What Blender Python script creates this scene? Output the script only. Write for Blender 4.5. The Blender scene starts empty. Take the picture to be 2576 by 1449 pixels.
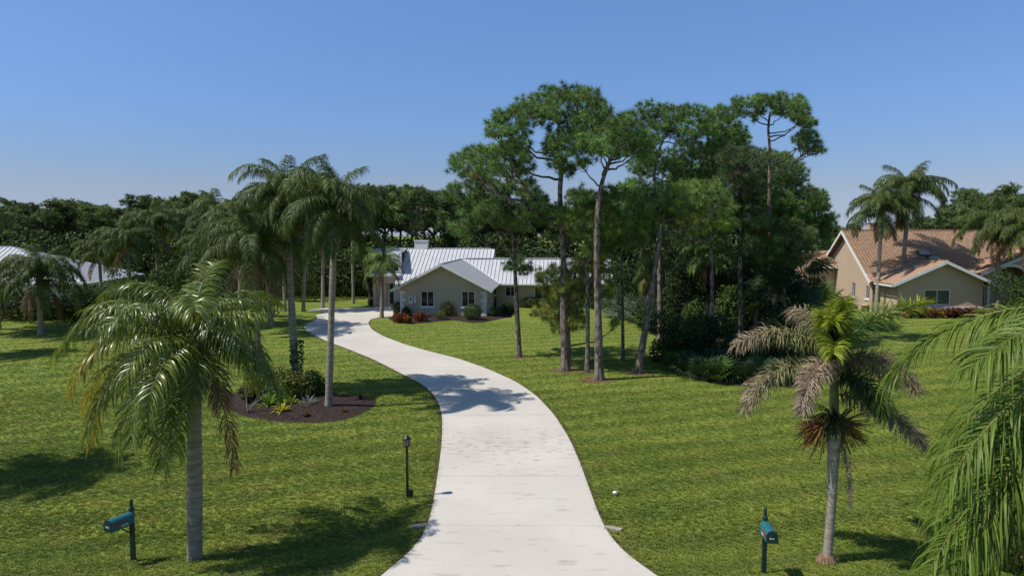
import bpy, math, random
import numpy as np
from mathutils import Vector, Matrix
from mathutils.geometry import tessellate_polygon

# ---------------------------------------------------------------- camera, sky, sun, exposure
sc = bpy.context.scene
CAMH, FPX, YH, CX, CY = 7.4, 1717.0, 592.0, 1288.0, 724.5      # measured on a 2576 px wide copy of the photograph
PITCH = math.atan((CY - YH) / FPX)
cam_d = bpy.data.cameras.new('camera'); cam = bpy.data.objects.new('camera', cam_d)
sc.collection.objects.link(cam); sc.camera = cam
cam_d.sensor_width = 36.0; cam_d.lens = 36.0 * FPX / 2576.0
cam_d.clip_start = 0.1; cam_d.clip_end = 6000
cam.location = (0, 0, CAMH); cam.rotation_euler = (math.pi / 2 - PITCH, 0, 0)

SUN_TRAVEL = Vector((1.0, 0.25, -1.46)).normalized()          # the way the light goes
to_sun = -SUN_TRAVEL
sun_el = math.asin(to_sun.z); sun_az = math.atan2(to_sun.x, to_sun.y)
world = bpy.data.worlds.new('World'); sc.world = world; world.use_nodes = True
wn = world.node_tree.nodes; wl = world.node_tree.links
sky = wn.new('ShaderNodeTexSky'); sky.sky_type = 'NISHITA'; sky.sun_disc = False
sky.sun_elevation = sun_el; sky.sun_rotation = sun_az
sky.air_density = 1.0; sky.dust_density = 0.0; sky.ozone_density = 10.0; sky.altitude = 0
bg = wn['Background']; bg.inputs['Strength'].default_value = 0.10
# the clear blue of the photograph: the Nishita sky, a little less pale at the horizon and brighter above, with the overhead part warmed to take blue out of the shadows, the same all round
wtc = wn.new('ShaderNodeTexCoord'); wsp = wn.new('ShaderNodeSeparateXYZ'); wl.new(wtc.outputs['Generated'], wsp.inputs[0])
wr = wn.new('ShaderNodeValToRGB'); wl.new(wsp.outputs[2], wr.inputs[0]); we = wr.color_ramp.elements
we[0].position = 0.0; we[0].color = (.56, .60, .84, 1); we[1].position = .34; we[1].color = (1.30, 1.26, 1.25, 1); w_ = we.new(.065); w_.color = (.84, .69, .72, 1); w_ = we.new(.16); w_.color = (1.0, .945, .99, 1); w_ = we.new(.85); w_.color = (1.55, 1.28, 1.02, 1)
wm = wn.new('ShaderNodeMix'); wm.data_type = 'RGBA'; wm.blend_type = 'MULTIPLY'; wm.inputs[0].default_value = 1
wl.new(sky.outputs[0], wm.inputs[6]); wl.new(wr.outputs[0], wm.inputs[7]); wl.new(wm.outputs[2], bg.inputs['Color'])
sun_d = bpy.data.lights.new('sun', 'SUN'); sun_d.energy = 4.1; sun_d.angle = math.radians(0.53); sun_d.color = (1.0, 0.945, 0.87)
sun = bpy.data.objects.new('sun', sun_d); sc.collection.objects.link(sun)
sun.rotation_euler = to_sun.to_track_quat('Z', 'Y').to_euler()
sc.view_settings.view_transform = 'Standard'; sc.view_settings.look = 'None'
sc.view_settings.exposure = 0.25; sc.view_settings.gamma = 1.0
sc.cycles.use_denoising = True; sc.cycles.denoiser = 'OPENIMAGEDENOISE'; sc.cycles.denoising_prefilter = 'NONE'; sc.cycles.denoising_input_passes = 'RGB_ALBEDO_NORMAL'; sc.cycles.max_bounces = 6; sc.cycles.transparent_max_bounces = 8

rng = np.random.default_rng(7); random.seed(7)
C = sc.collection.objects

# ---------------------------------------------------------------- places
def sstep(a, b, x):
    t = np.clip((x - a) / (b - a), 0, 1); return t * t * (3 - 2 * t)
def gh(x, y):
    """height of the ground"""
    z = 1.0 * np.exp(-(((x + 40) / 13.0) ** 2 + ((y - 58) / 9.0) ** 2))
    z = z + 0.35 * np.exp(-(((x + 26) / 7.0) ** 2 + ((y - 40) / 5.0) ** 2)) * sstep(10, 20, -x)
    z = z - 0.30 * np.exp(-((y - 16.3) / 1.5) ** 2) * sstep(2.6, 4.2, np.abs(x - 0.1))
    z = z + 0.25 * np.exp(-(((x - 22) / 9.0) ** 2 + ((y - 40) / 9.0) ** 2)) * sstep(6, 12, x)
    return z
def ray(x, y):
    cp, sp = math.cos(PITCH), math.sin(PITCH); a = -(y - CY)
    return Vector((x - CX, FPX * cp + a * sp, a * cp - FPX * sp))
def gp(x, y, flat=False):
    d = ray(x, y); z = 0.0
    for _ in range(12):
        t = (z - CAMH) / d.z; p = Vector((d.x * t, d.y * t, z))
        if flat: return p
        z = 0.5 * z + 0.5 * float(gh(p.x, p.y))
    return Vector((p.x, p.y, float(gh(p.x, p.y))))
def at(x, y, Y):
    d = ray(x, y); t = Y / d.y
    return Vector((d.x * t, Y, CAMH + d.z * t))
def ppm(Y): return FPX / Y

# ---------------------------------------------------------------- objects
def mesh_obj(name, me, m=None, parent=None, kind=None):
    o = bpy.data.objects.new(name, me); C.link(o)
    if m is not None and not me.materials: me.materials.append(m)
    if parent is not None: o.parent = parent
    if kind: o['kind'] = kind
    return o
def tag(o, label, cat, group=None):
    o['label'] = label; o['category'] = cat
    if group: o['group'] = group
    return o
def thing(name, label, cat, loc=(0, 0, 0), rz=0.0, group=None):
    o = bpy.data.objects.new(name, None); C.link(o); o.empty_display_size = 0.2
    o.location = loc; o.rotation_euler = (0, 0, rz)
    return tag(o, label, cat, group)
def np_mesh(name, V, Fq, col=None, smooth=False):
    """V (n,3), Fq list of int arrays (m,k); col (n,3) stored as point colours"""
    me = bpy.data.meshes.new(name)
    V = np.asarray(V, dtype=np.float32)
    Fs = [f for f in Fq if len(f)]
    idx = np.concatenate([f.ravel() for f in Fs]).astype(np.int32)
    cnt = np.concatenate([np.full(len(f), f.shape[1]) for f in Fs]).astype(np.int32)
    st = np.concatenate([[0], np.cumsum(cnt)[:-1]]).astype(np.int32)
    me.vertices.add(len(V)); me.vertices.foreach_set('co', V.ravel())
    me.loops.add(len(idx)); me.loops.foreach_set('vertex_index', idx)
    me.polygons.add(len(cnt)); me.polygons.foreach_set('loop_start', st); me.polygons.foreach_set('loop_total', cnt)
    if smooth: me.polygons.foreach_set('use_smooth', np.ones(len(cnt), dtype=bool))
    me.update(calc_edges=True)
    if col is not None:
        a = me.color_attributes.new('tint', 'FLOAT_COLOR', 'POINT')
        c = np.ones((len(V), 4), dtype=np.float32); c[:, :3] = col
        a.data.foreach_set('color', c.ravel())
    return me
class MB:
    def __init__(s): s.v = []; s.f = []; s.sm = []
    def add(s, vs, fs, sm=False):
        b = len(s.v); s.v += [tuple(v) for v in vs]; s.f += [tuple(i + b for i in f) for f in fs]; s.sm += [sm] * len(fs); return s
    def box(s, c, d, M=None):
        vs = [Vector((c[0] + i * d[0] / 2, c[1] + j * d[1] / 2, c[2] + k * d[2] / 2)) for i in (-1, 1) for j in (-1, 1) for k in (-1, 1)]
        if M is not None: vs = [M @ v for v in vs]
        return s.add(vs, [(0, 1, 3, 2), (4, 6, 7, 5), (0, 4, 5, 1), (2, 3, 7, 6), (0, 2, 6, 4), (1, 5, 7, 3)])
    def tube(s, pts, rad, n=8, cap=True):
        pts = [Vector(p) for p in pts]; rad = rad if hasattr(rad, '__len__') else [rad] * len(pts)
        vs = []; fs = []; ref = Vector((0.13, 1, 0.07)).normalized()
        for i, p in enumerate(pts):
            t = (pts[min(i + 1, len(pts) - 1)] - pts[max(i - 1, 0)]).normalized()
            a = t.cross(ref)
            if a.length < 1e-3: a = t.cross(Vector((1, 0, 0)))
            a.normalize(); b = t.cross(a).normalized()
            for k in range(n):
                w = 2 * math.pi * k / n; vs.append(p + (a * math.cos(w) + b * math.sin(w)) * rad[i])
        for i in range(len(pts) - 1):
            for k in range(n):
                k2 = (k + 1) % n; fs.append((i * n + k, (i + 1) * n + k, (i + 1) * n + k2, i * n + k2))
        s.add(vs, fs, True)
        if cap: s.add(vs[:n], [tuple(range(n))]); s.add(vs[-n:], [tuple(reversed(range(n)))])
        return s
    def lathe(s, prof, c=(0, 0, 0), n=12):
        vs = []; fs = []
        for r, z in prof:
            for k in range(n):
                w = 2 * math.pi * k / n; vs.append((c[0] + r * math.cos(w), c[1] + r * math.sin(w), c[2] + z))
        for i in range(len(prof) - 1):
            for k in range(n):
                k2 = (k + 1) % n; fs.append((i * n + k, i * n + k2, (i + 1) * n + k2, (i + 1) * n + k))
        return s.add(vs, fs, True)
    def prism(s, poly, z0, z1, M=None):
        n = len(poly)
        vs = [Vector((p[0], p[1], z0)) for p in poly] + [Vector((p[0], p[1], z1)) for p in poly]
        if M is not None: vs = [M @ v for v in vs]
        return s.add(vs, [tuple(range(n))[::-1], tuple(range(n, 2 * n))] + [(i, (i + 1) % n, n + (i + 1) % n, n + i) for i in range(n)])
    def mesh(s, name):
        me = bpy.data.meshes.new(name); me.from_pydata(s.v, [], s.f); me.polygons.foreach_set('use_smooth', s.sm); me.update(); return me
    def obj(s, name, m, parent=None, kind=None): return mesh_obj(name, s.mesh(name), m, parent, kind)

# ---------------------------------------------------------------- materials
def mat(name, col, rough=0.7, col2=None, scale=6.0, detail=4.0, bump=0.0, bscale=None, spec=0.3, metal=0.0, stretch=None, attr=False, trans=0.0, contrast=(0.35, 0.65), coord='Object'):
    m = bpy.data.materials.new(name); m.use_nodes = True; nt = m.node_tree; N = nt.nodes; L = nt.links
    b = N['Principled BSDF']; b.inputs['Roughness'].default_value = rough; b.inputs['Metallic'].default_value = metal
    b.inputs['Specular IOR Level'].default_value = spec; b.inputs['Base Color'].default_value = (*col, 1)
    tc = N.new('ShaderNodeTexCoord'); mp = N.new('ShaderNodeMapping'); L.new(tc.outputs[coord], mp.inputs[0])
    if stretch: mp.inputs['Scale'].default_value = stretch
    out = None
    if col2 is not None:
        nz = N.new('ShaderNodeTexNoise'); nz.inputs['Scale'].default_value = scale; nz.inputs['Detail'].default_value = detail; L.new(mp.outputs[0], nz.inputs['Vector'])
        r = N.new('ShaderNodeValToRGB'); r.color_ramp.elements[0].position = contrast[0]; r.color_ramp.elements[1].position = contrast[1]
        r.color_ramp.elements[0].color = (*col, 1); r.color_ramp.elements[1].color = (*col2, 1); L.new(nz.outputs[0], r.inputs[0]); out = r.outputs[0]
    if attr:
        a = N.new('ShaderNodeAttribute'); a.attribute_name = 'tint'
        if out is not None:
            mx = N.new('ShaderNodeMix'); mx.data_type = 'RGBA'; mx.blend_type = 'MULTIPLY'; mx.inputs[0].default_value = 1
            L.new(a.outputs['Color'], mx.inputs[6]); L.new(out, mx.inputs[7]); out = mx.outputs[2]
        else: out = a.outputs['Color']
    if out is not None: L.new(out, b.inputs['Base Color'])
    if bump:
        nb = N.new('ShaderNodeTexNoise'); nb.inputs['Scale'].default_value = bscale or scale * 4; nb.inputs['Detail'].default_value = 5; L.new(mp.outputs[0], nb.inputs['Vector'])
        bp = N.new('ShaderNodeBump'); bp.inputs['Strength'].default_value = bump; bp.inputs['Distance'].default_value = 0.05; L.new(nb.outputs[0], bp.inputs['Height']); L.new(bp.outputs[0], b.inputs['Normal'])
    if trans:
        t = N.new('ShaderNodeBsdfTranslucent'); mxs = N.new('ShaderNodeMixShader'); mxs.inputs[0].default_value = trans
        if out is not None:
            g = N.new('ShaderNodeMix'); g.data_type = 'RGBA'; g.blend_type = 'MULTIPLY'; g.inputs[0].default_value = 1; g.inputs[7].default_value = (1.5, 1.5, 0.8, 1)
            L.new(out, g.inputs[6]); L.new(g.outputs[2], t.inputs[0])
        else: t.inputs[0].default_value = (*col, 1)
        o = N['Material Output']; L.new(b.outputs[0], mxs.inputs[1]); L.new(t.outputs[0], mxs.inputs[2]); L.new(mxs.outputs[0], o.inputs[0])
    return m

M = {}
M['leaf'] = mat('leaf', (1, 1, 1), 0.5, attr=True, trans=0.25, spec=0.28)
M['leaf_gloss'] = mat('leaf_gloss', (1, 1, 1), 0.34, attr=True, trans=0.24, spec=0.55)
M['needle'] = mat('needle', (1, 1, 1), 0.55, attr=True, trans=0.15, spec=0.25)
M['shrub'] = mat('shrub_leaf', (1, 1, 1), 0.6, attr=True, trans=0.18, spec=0.12)
M['dead'] = mat('dry_leaf', (1, 1, 1), 0.8, attr=True, trans=0.12, spec=0.15)
M['palm_trunk'] = mat('palm_trunk', (0.19, 0.155, 0.115), 0.85, (0.33, 0.285, 0.225), 3.0, stretch=(1, 1, 5), bump=0.6, bscale=9)
M['palm_trunk_pale'] = mat('palm_trunk_pale', (0.23, 0.195, 0.15), 0.85, (0.39, 0.34, 0.27), 2.6, stretch=(1, 1, 4), bump=0.5, bscale=10)
M['sheath'] = mat('sheath', (0.16, 0.10, 0.06), 0.9, (0.30, 0.20, 0.12), 8, bump=0.6)
M['crownshaft'] = mat('crownshaft', (0.10, 0.15, 0.06), 0.5, (0.20, 0.20, 0.11), 5, stretch=(1, 1, 0.4), bump=0.2)
M['pine_bark'] = mat('pine_bark', (0.075, 0.055, 0.045), 0.95, (0.25, 0.20, 0.165), 5.5, stretch=(1.6, 1.6, 0.55), bump=1.0, bscale=12, contrast=(0.42, 0.58))
M['twig'] = mat('twig', (0.10, 0.085, 0.07), 0.9, (0.17, 0.15, 0.13), 6)
M['stucco'] = mat('stucco', (0.48, 0.395, 0.275), 0.9, (0.50, 0.41, 0.29), 0.6)
M['stucco_white'] = mat('stucco_white', (0.66, 0.65, 0.62), 0.85, (0.70, 0.69, 0.66), 1)
M['stucco_tan'] = mat('stucco_tan', (0.46, 0.345, 0.235), 0.9, (0.49, 0.37, 0.255), .6)
M['metal_roof'] = mat('metal_roof', (0.50, 0.50, 0.51), 0.42, (0.56, 0.56, 0.57), 1.2, spec=0.5, bump=0.04, bscale=3)
M['seam'] = mat('seam', (0.10, 0.105, 0.11), 0.6, (0.15, 0.155, 0.16), 2)
M['trim'] = mat('white_trim', (0.68, 0.68, 0.66), 0.55, (0.76, 0.76, 0.74), 3)
M['glass'] = mat('window_glass', (0.008, 0.010, 0.012), 0.08, (0.016, 0.02, 0.022), 0.8, spec=0.35)
M['glass_teal'] = mat('window_glass_teal', (0.012, 0.03, 0.033), 0.04, (0.02, 0.06, 0.06), 0.9, spec=0.6)
M['dark'] = mat('dark_metal', (0.012, 0.012, 0.013), 0.4, (0.02, 0.02, 0.02), 10, spec=0.5)
M['grey_box'] = mat('grey_box', (0.50, 0.52, 0.53), 0.5, (0.56, 0.58, 0.58), 4)
M['concrete'] = None
M['mulch'] = mat('mulch', (0.018, 0.012, 0.009), 0.95, (0.055, 0.034, 0.025), 7.0, bump=1.0, bscale=26)
M['soil'] = mat('soil_edge', (0.06, 0.04, 0.022), 0.95, (0.13, 0.095, 0.05), 5.0, bump=0.8, bscale=22)
M['straw'] = mat('pine_straw', (0.10, 0.055, 0.03), 0.95, (0.20, 0.12, 0.06), 6.0, bump=0.8, bscale=30)
M['tile'] = mat('roof_tile', (1, 1, 1), 0.8, attr=False)
M['green_metal'] = mat('green_metal', (0.018, 0.115, 0.135), 0.42, (0.024, 0.14, 0.16), 8, spec=0.5)
M['green_dark'] = mat('green_post', (0.006, 0.024, 0.024), 0.45, (0.010, 0.034, 0.034), 8, spec=0.5)
M['red'] = mat('red_flag', (0.45, 0.02, 0.015), 0.5)
M['white'] = mat('white_plastic', (0.75, 0.75, 0.73), 0.5)
M['number'] = mat('number_white', (0.7, 0.7, 0.68), 0.6)
M['grey_twig'] = mat('pale_branch', (.17, .15, .125), .85, (.27, .245, .21), 6)
M['tile_ridge'] = mat('ridge_tile', (.38, .23, .155), .85, (.46, .29, .2), 5)
M['glass_lit'] = mat('skylight_pane', (.32, .30, .27), .2, (.40, .37, .33), 2)
M['wood'] = mat('fence_wood', (0.10, 0.075, 0.055), 0.85, (0.19, 0.15, 0.12), 4, stretch=(1, 1, 0.2))

def concrete_material():
    m = bpy.data.materials.new('driveway_concrete'); m.use_nodes = True; nt = m.node_tree; N = nt.nodes; L = nt.links; b = N['Principled BSDF']
    b.inputs['Roughness'].default_value = 0.85; b.inputs['Specular IOR Level'].default_value = 0.25
    tc = N.new('ShaderNodeTexCoord')
    def noise(scale, st=(1, 1, 1), det=4):
        mp = N.new('ShaderNodeMapping'); mp.inputs['Scale'].default_value = st; L.new(tc.outputs['Object'], mp.inputs[0])
        n = N.new('ShaderNodeTexNoise'); n.inputs['Scale'].default_value = scale; n.inputs['Detail'].default_value = det; L.new(mp.outputs[0], n.inputs['Vector']); return n.outputs[0]
    def ramp(v, p0, p1, c0, c1):
        r = N.new('ShaderNodeValToRGB'); e = r.color_ramp.elements; e[0].position = p0; e[1].position = p1; e[0].color = (*c0, 1); e[1].color = (*c1, 1); L.new(v, r.inputs[0]); return r.outputs[0]
    def mul(a, bb, f=1.0):
        x = N.new('ShaderNodeMix'); x.data_type = 'RGBA'; x.blend_type = 'MULTIPLY'; x.inputs[0].default_value = f; L.new(a, x.inputs[6]); L.new(bb, x.inputs[7]); return x.outputs[2]
    c = ramp(noise(0.35), 0.3, 0.7, (0.50, 0.465, 0.405), (0.58, 0.545, 0.478))
    c = mul(c, ramp(noise(24.0), 0.25, 0.75, (0.93, 0.93, 0.93), (1.03, 1.02, 1.01)))
    c = mul(c, ramp(noise(3.2, (0.35, 1.6, 1), 8), 0.60, 0.72, (1, 1, 1), (0.80, 0.77, 0.73)))        # worn streaks across the slabs
    # flaked marks, thicker in the middle of the drive
    sp = N.new('ShaderNodeSeparateXYZ'); L.new(tc.outputs['Object'], sp.inputs[0])
    mr = N.new('ShaderNodeMapRange'); mr.inputs[1].default_value = 19.5; mr.inputs[2].default_value = 23.5; L.new(sp.outputs[1], mr.inputs[0])
    m2 = N.new('ShaderNodeMapRange'); m2.inputs[1].default_value = 27.5; m2.inputs[2].default_value = 24.0; L.new(sp.outputs[1], m2.inputs[0]); mm = N.new('ShaderNodeMath'); mm.operation = 'MULTIPLY'; L.new(mr.outputs[0], mm.inputs[0]); L.new(m2.outputs[0], mm.inputs[1])
    n2 = noise(5.0, (0.6, 2.2, 1), 9); ad = N.new('ShaderNodeMath'); ad.operation = 'MULTIPLY_ADD'; L.new(mm.outputs[0], ad.inputs[0]); ad.inputs[1].default_value = 0.12; L.new(n2, ad.inputs[2])
    c = mul(c, ramp(ad.outputs[0], 0.70, 0.735, (1, 1, 1), (0.62, 0.54, 0.48)))
    L.new(c, b.inputs['Base Color'])
    bp = N.new('ShaderNodeBump'); bp.inputs['Strength'].default_value = 0.08; bp.inputs['Distance'].default_value = 0.01; L.new(noise(60), bp.inputs['Height']); L.new(bp.outputs[0], b.inputs['Normal'])
    return m
M['concrete'] = concrete_material()

def lawn_material(name, geo=False):
    m = bpy.data.materials.new(name); m.use_nodes = True; nt = m.node_tree; N = nt.nodes; L = nt.links; b = N['Principled BSDF']
    b.inputs['Roughness'].default_value = 0.9 if not geo else 0.6; b.inputs['Specular IOR Level'].default_value = 0.1 if not geo else 0.25
    g = N.new('ShaderNodeNewGeometry')
    if geo:
        a = N.new('ShaderNodeAttribute'); a.attribute_type = 'INSTANCER'; a.attribute_name = 'root'; pos = a.outputs['Vector']
    else: pos = g.outputs['Position']
    def noise(scale, st=(1, 1, 1), det=4, rot=0):
        mp = N.new('ShaderNodeMapping'); mp.inputs['Scale'].default_value = st; mp.inputs['Rotation'].default_value = (0, 0, rot); L.new(pos, mp.inputs[0])
        n = N.new('ShaderNodeTexNoise'); n.inputs['Scale'].default_value = scale; n.inputs['Detail'].default_value = det; L.new(mp.outputs[0], n.inputs['Vector']); return n.outputs[0]
    def ramp(v, p0, p1, c0, c1):
        r = N.new('ShaderNodeValToRGB'); e = r.color_ramp.elements; e[0].position = p0; e[1].position = p1; e[0].color = (*c0, 1); e[1].color = (*c1, 1); L.new(v, r.inputs[0]); return r.outputs[0]
    def mix(f, a, bb, blend='MIX', fac=1.0):
        x = N.new('ShaderNodeMix'); x.data_type = 'RGBA'; x.blend_type = blend
        if f is None: x.inputs[0].default_value = fac
        else: L.new(f, x.inputs[0])
        L.new(a, x.inputs[6]); L.new(bb, x.inputs[7]); return x.outputs[2]
    base = ramp(noise(0.35, det=5), 0.32, 0.68, (0.122, 0.172, 0.028), (0.165, 0.200, 0.037))
    dry = ramp(noise(0.9, det=6), 0.56, 0.92, (0, 0, 0), (1, 1, 1))
    drycol = N.new('ShaderNodeRGB'); drycol.outputs[0].default_value = (0.22, 0.20, 0.07, 1)
    c = mix(dry, base, drycol.outputs[0])
    wv = N.new('ShaderNodeTexWave'); wv.inputs['Scale'].default_value = 0.2; wv.inputs['Distortion'].default_value = 1.6; wv.inputs['Detail'].default_value = 1; wv.inputs['Detail Scale'].default_value = .35; wmp = N.new('ShaderNodeMapping'); wmp.inputs['Rotation'].default_value = (0, 0, 1.25); L.new(pos, wmp.inputs[0]); L.new(wmp.outputs[0], wv.inputs['Vector'])
    c = mix(None, c, ramp(wv.outputs[1], 0.15, 0.85, (0.88, 0.90, 0.92), (1.17, 1.12, 1.08)), 'MULTIPLY')
    c = mix(None, c, ramp(noise(9, det=6), 0.3, 0.7, (0.93, 0.94, 0.93), (1.08, 1.07, 1.08)), 'MULTIPLY')
    if not geo:
        c = mix(None, c, ramp(noise(38, det=5), 0.32, 0.68, (0.84, 0.86, 0.82), (1.16, 1.14, 1.16)), 'MULTIPLY')
        bp = N.new('ShaderNodeBump'); bp.inputs['Strength'].default_value = 0.2; bp.inputs['Distance'].default_value = 0.03; L.new(noise(22, det=3), bp.inputs['Height']); L.new(bp.outputs[0], b.inputs['Normal'])
    else:
        oi = N.new('ShaderNodeObjectInfo'); c = mix(None, c, ramp(oi.outputs['Random'], 0.0, 1.0, (1.12, 1.12, 1.05), (1.55, 1.45, 1.4)), 'MULTIPLY')
        t = N.new('ShaderNodeBsdfTranslucent'); L.new(c, t.inputs[0]); ms = N.new('ShaderNodeMixShader'); ms.inputs[0].default_value = 0.25
        L.new(b.outputs[0], ms.inputs[1]); L.new(t.outputs[0], ms.inputs[2]); L.new(ms.outputs[0], N['Material Output'].inputs[0])
    L.new(c, b.inputs['Base Color']); return m
M['lawn'] = lawn_material('lawn'); M['grass'] = lawn_material('grass_blades', True)

# ---------------------------------------------------------------- ground
def lines(lo, hi, steps):
    out = [lo]
    while out[-1] < hi:
        x = out[-1]; d = next(s for lim, s in steps if x < lim); out.append(x + d)
    return np.array(out)
gx = np.concatenate([-np.array([4000, 1500, 600, 300, 180, 120, 90])[::1], np.arange(-70, -14, 0.8), np.arange(-14, 14, 0.25), np.arange(14, 70.1, 0.8), np.array([90, 120, 180, 300, 600, 1500, 4000])])
gy = np.concatenate([np.array([-400, -60, -10]), np.arange(2, 12, 0.6), np.arange(12, 22, 0.18), np.arange(22, 95, 0.6), np.array([110, 140, 200, 350, 700, 1500, 5000])])
XX, YY = np.meshgrid(gx, gy); ZZ = gh(XX, YY)
V = np.stack([XX.ravel(), YY.ravel(), ZZ.ravel()], 1); nx, ny = len(gx), len(gy)
i, j = np.meshgrid(np.arange(nx - 1), np.arange(ny - 1)); k = (j * nx + i).ravel()
mesh_obj('lawn', np_mesh('lawn', V, [np.stack([k, k + 1, k + 1 + nx, k + nx], 1)], smooth=True), M['lawn'], kind='structure')

# driveway ----------------------------------------------------------
LE = [(905, 1500), (955, 1449), (1010, 1413), (1050, 1375), (1075, 1330), (1086, 1290), (1096, 1230), (1105, 1170), (1112, 1110), (1113, 1050), (1105, 1015), (1085, 985), (1050, 960), (1000, 935), (940, 905), (880, 880), (820, 858), (775, 836), (759, 818)]
RE = [(1720, 1500), (1655, 1449), (1600, 1418), (1555, 1380), (1522, 1335), (1502, 1285), (1482, 1230), (1457, 1160), (1430, 1100), (1395, 1045), (1350, 997), (1300, 962), (1230, 930), (1150, 902), (1080, 885), (1020, 868), (965, 847), (936, 830), (926, 815)]
def resample(pts, n):
    P = np.array([[p.x, p.y] for p in (gp(a, b, True) for a, b in pts)])
    d = np.r_[0, np.cumsum(np.linalg.norm(np.diff(P, axis=0), axis=1))]
    # smooth through the points
    t = np.linspace(0, d[-1], n); xs = np.interp(t, d, P[:, 0]); ys = np.interp(t, d, P[:, 1])
    for _ in range(6):
        xs[1:-1] = (xs[:-2] + 2 * xs[1:-1] + xs[2:]) / 4; ys[1:-1] = (ys[:-2] + 2 * ys[1:-1] + ys[2:]) / 4
    return np.stack([xs, ys], 1)
NR = 131
L2, R2 = resample(LE, NR), resample(RE, NR)
APRON = [gp(a, b, True) for a, b in [(926, 815), (932, 805), (950, 800), (984, 799), (992, 790), (1000, 778), (984, 766), (960, 771), (930, 775), (880, 776), (818, 776), (785, 779), (772, 783), (795, 784), (815, 786), (817, 789), (795, 793), (760, 795), (690, 797), (600, 799), (600, 808), (690, 807), (735, 808), (757, 813), (759, 818)]]
APRON = np.array([[p.x, p.y] for p in APRON])
def offset_poly(P, d):
    n = len(P); A = 0.5 * np.sum(P[:, 0] * np.roll(P[:, 1], -1) - np.roll(P[:, 0], -1) * P[:, 1]); sgn = 1 if A > 0 else -1
    T = np.roll(P, -1, 0) - np.roll(P, 1, 0); T /= np.linalg.norm(T, axis=1)[:, None] + 1e-9
    return P + d * sgn * np.stack([T[:, 1], -T[:, 0]], 1)
ribbon_poly = np.concatenate([L2, R2[::-1]])
def flat_poly_mesh(name, polys, z, thick, m, parent=None, kind=None):
    mb = MB()
    for P in polys:
        tri = tessellate_polygon([[Vector((p[0], p[1], 0)) for p in P]]); n = len(P)
        mb.add([(p[0], p[1], z) for p in P], [tuple(t) for t in tri])
        vs = [(p[0], p[1], z) for p in P] + [(p[0], p[1], z - thick) for p in P]
        mb.add(vs, [(i, (i + 1) % n, n + (i + 1) % n, n + i) for i in range(n)])
    me = mb.mesh(name)
    import bmesh
    bm = bmesh.new(); bm.from_mesh(me); bmesh.ops.remove_doubles(bm, verts=bm.verts, dist=1e-5); bmesh.ops.recalc_face_normals(bm, faces=bm.faces); bm.to_mesh(me); bm.free()
    return mesh_obj(name, me, m, parent, kind)
rib_wide = np.concatenate([L2 + (L2 - R2) / np.linalg.norm(L2 - R2, axis=1)[:, None] * (0.15 + 0.05 * np.sin(np.arange(NR) * 1.7))[:, None], (R2 + (R2 - L2) / np.linalg.norm(L2 - R2, axis=1)[:, None] * (0.15 + 0.05 * np.sin(np.arange(NR) * 1.3))[:, None])[::-1]])
drive = flat_poly_mesh('driveway', [rib_wide], 0.008, 0.1, M['soil'], kind='structure')
o = flat_poly_mesh('soil_edge', [offset_poly(APRON, 0.12)], 0.012, 0.1, M['soil'], drive)
STEP = 10
cuts = list(range(0, NR - 1, STEP)) + [NR - 1]
for a, b in zip(cuts[:-1], cuts[1:]):
    l, r = L2[a:b + 1].copy(), R2[a:b + 1].copy()
    g = 0.005
    if a > 0: l[0] += g * (l[1] - l[0]) / np.linalg.norm(l[1] - l[0]); r[0] += g * (r[1] - r[0]) / np.linalg.norm(r[1] - r[0])
    if b < NR - 1: l[-1] -= g * (l[-1] - l[-2]) / np.linalg.norm(l[-1] - l[-2]); r[-1] -= g * (r[-1] - r[-2]) / np.linalg.norm(r[-1] - r[-2])
    flat_poly_mesh('concrete_slab', [np.concatenate([l, r[::-1]])], 0.040 + random.uniform(-0.003, 0.003), 0.12, M['concrete'], drive)
flat_poly_mesh('concrete_slab', [APRON], 0.045, 0.12, M['concrete'], drive)

def smooth_loop(P, k=3):
    P = np.array(P)
    for _ in range(k):
        Q = np.empty((2 * len(P), 2)); N_ = np.roll(P, -1, 0); Q[0::2] = 0.75 * P + 0.25 * N_; Q[1::2] = 0.25 * P + 0.75 * N_; P = Q
    return P
BED = smooth_loop([[p.x, p.y] for p in (gp(a, b) for a, b in [(560, 1015), (600, 1046), (680, 1059), (760, 1064), (805, 1065), (860, 1058), (905, 1045), (940, 1025), (950, 1005), (920, 996), (860, 991), (800, 985), (740, 975), (640, 975), (580, 990)])])
HBED = smooth_loop([[p.x, p.y] for p in (gp(a, b, True) for a, b in [(975, 800), (990, 812), (1050, 815), (1110, 808), (1150, 806), (1180, 813), (1215, 812), (1250, 804), (1290, 797), (1290, 775), (1240, 780), (1226, 795), (1008, 795), (990, 792)])])
def in_poly(P, x, y):
    c = np.zeros(len(x), dtype=bool); n = len(P); j = n - 1
    for i in range(n):
        xi, yi, xj, yj = P[i][0], P[i][1], P[j][0], P[j][1]
        m_ = ((yi > y) != (yj > y)) & (x < (xj - xi) * (y - yi) / (yj - yi + 1e-12) + xi); c ^= m_; j = i
    return c
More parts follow.
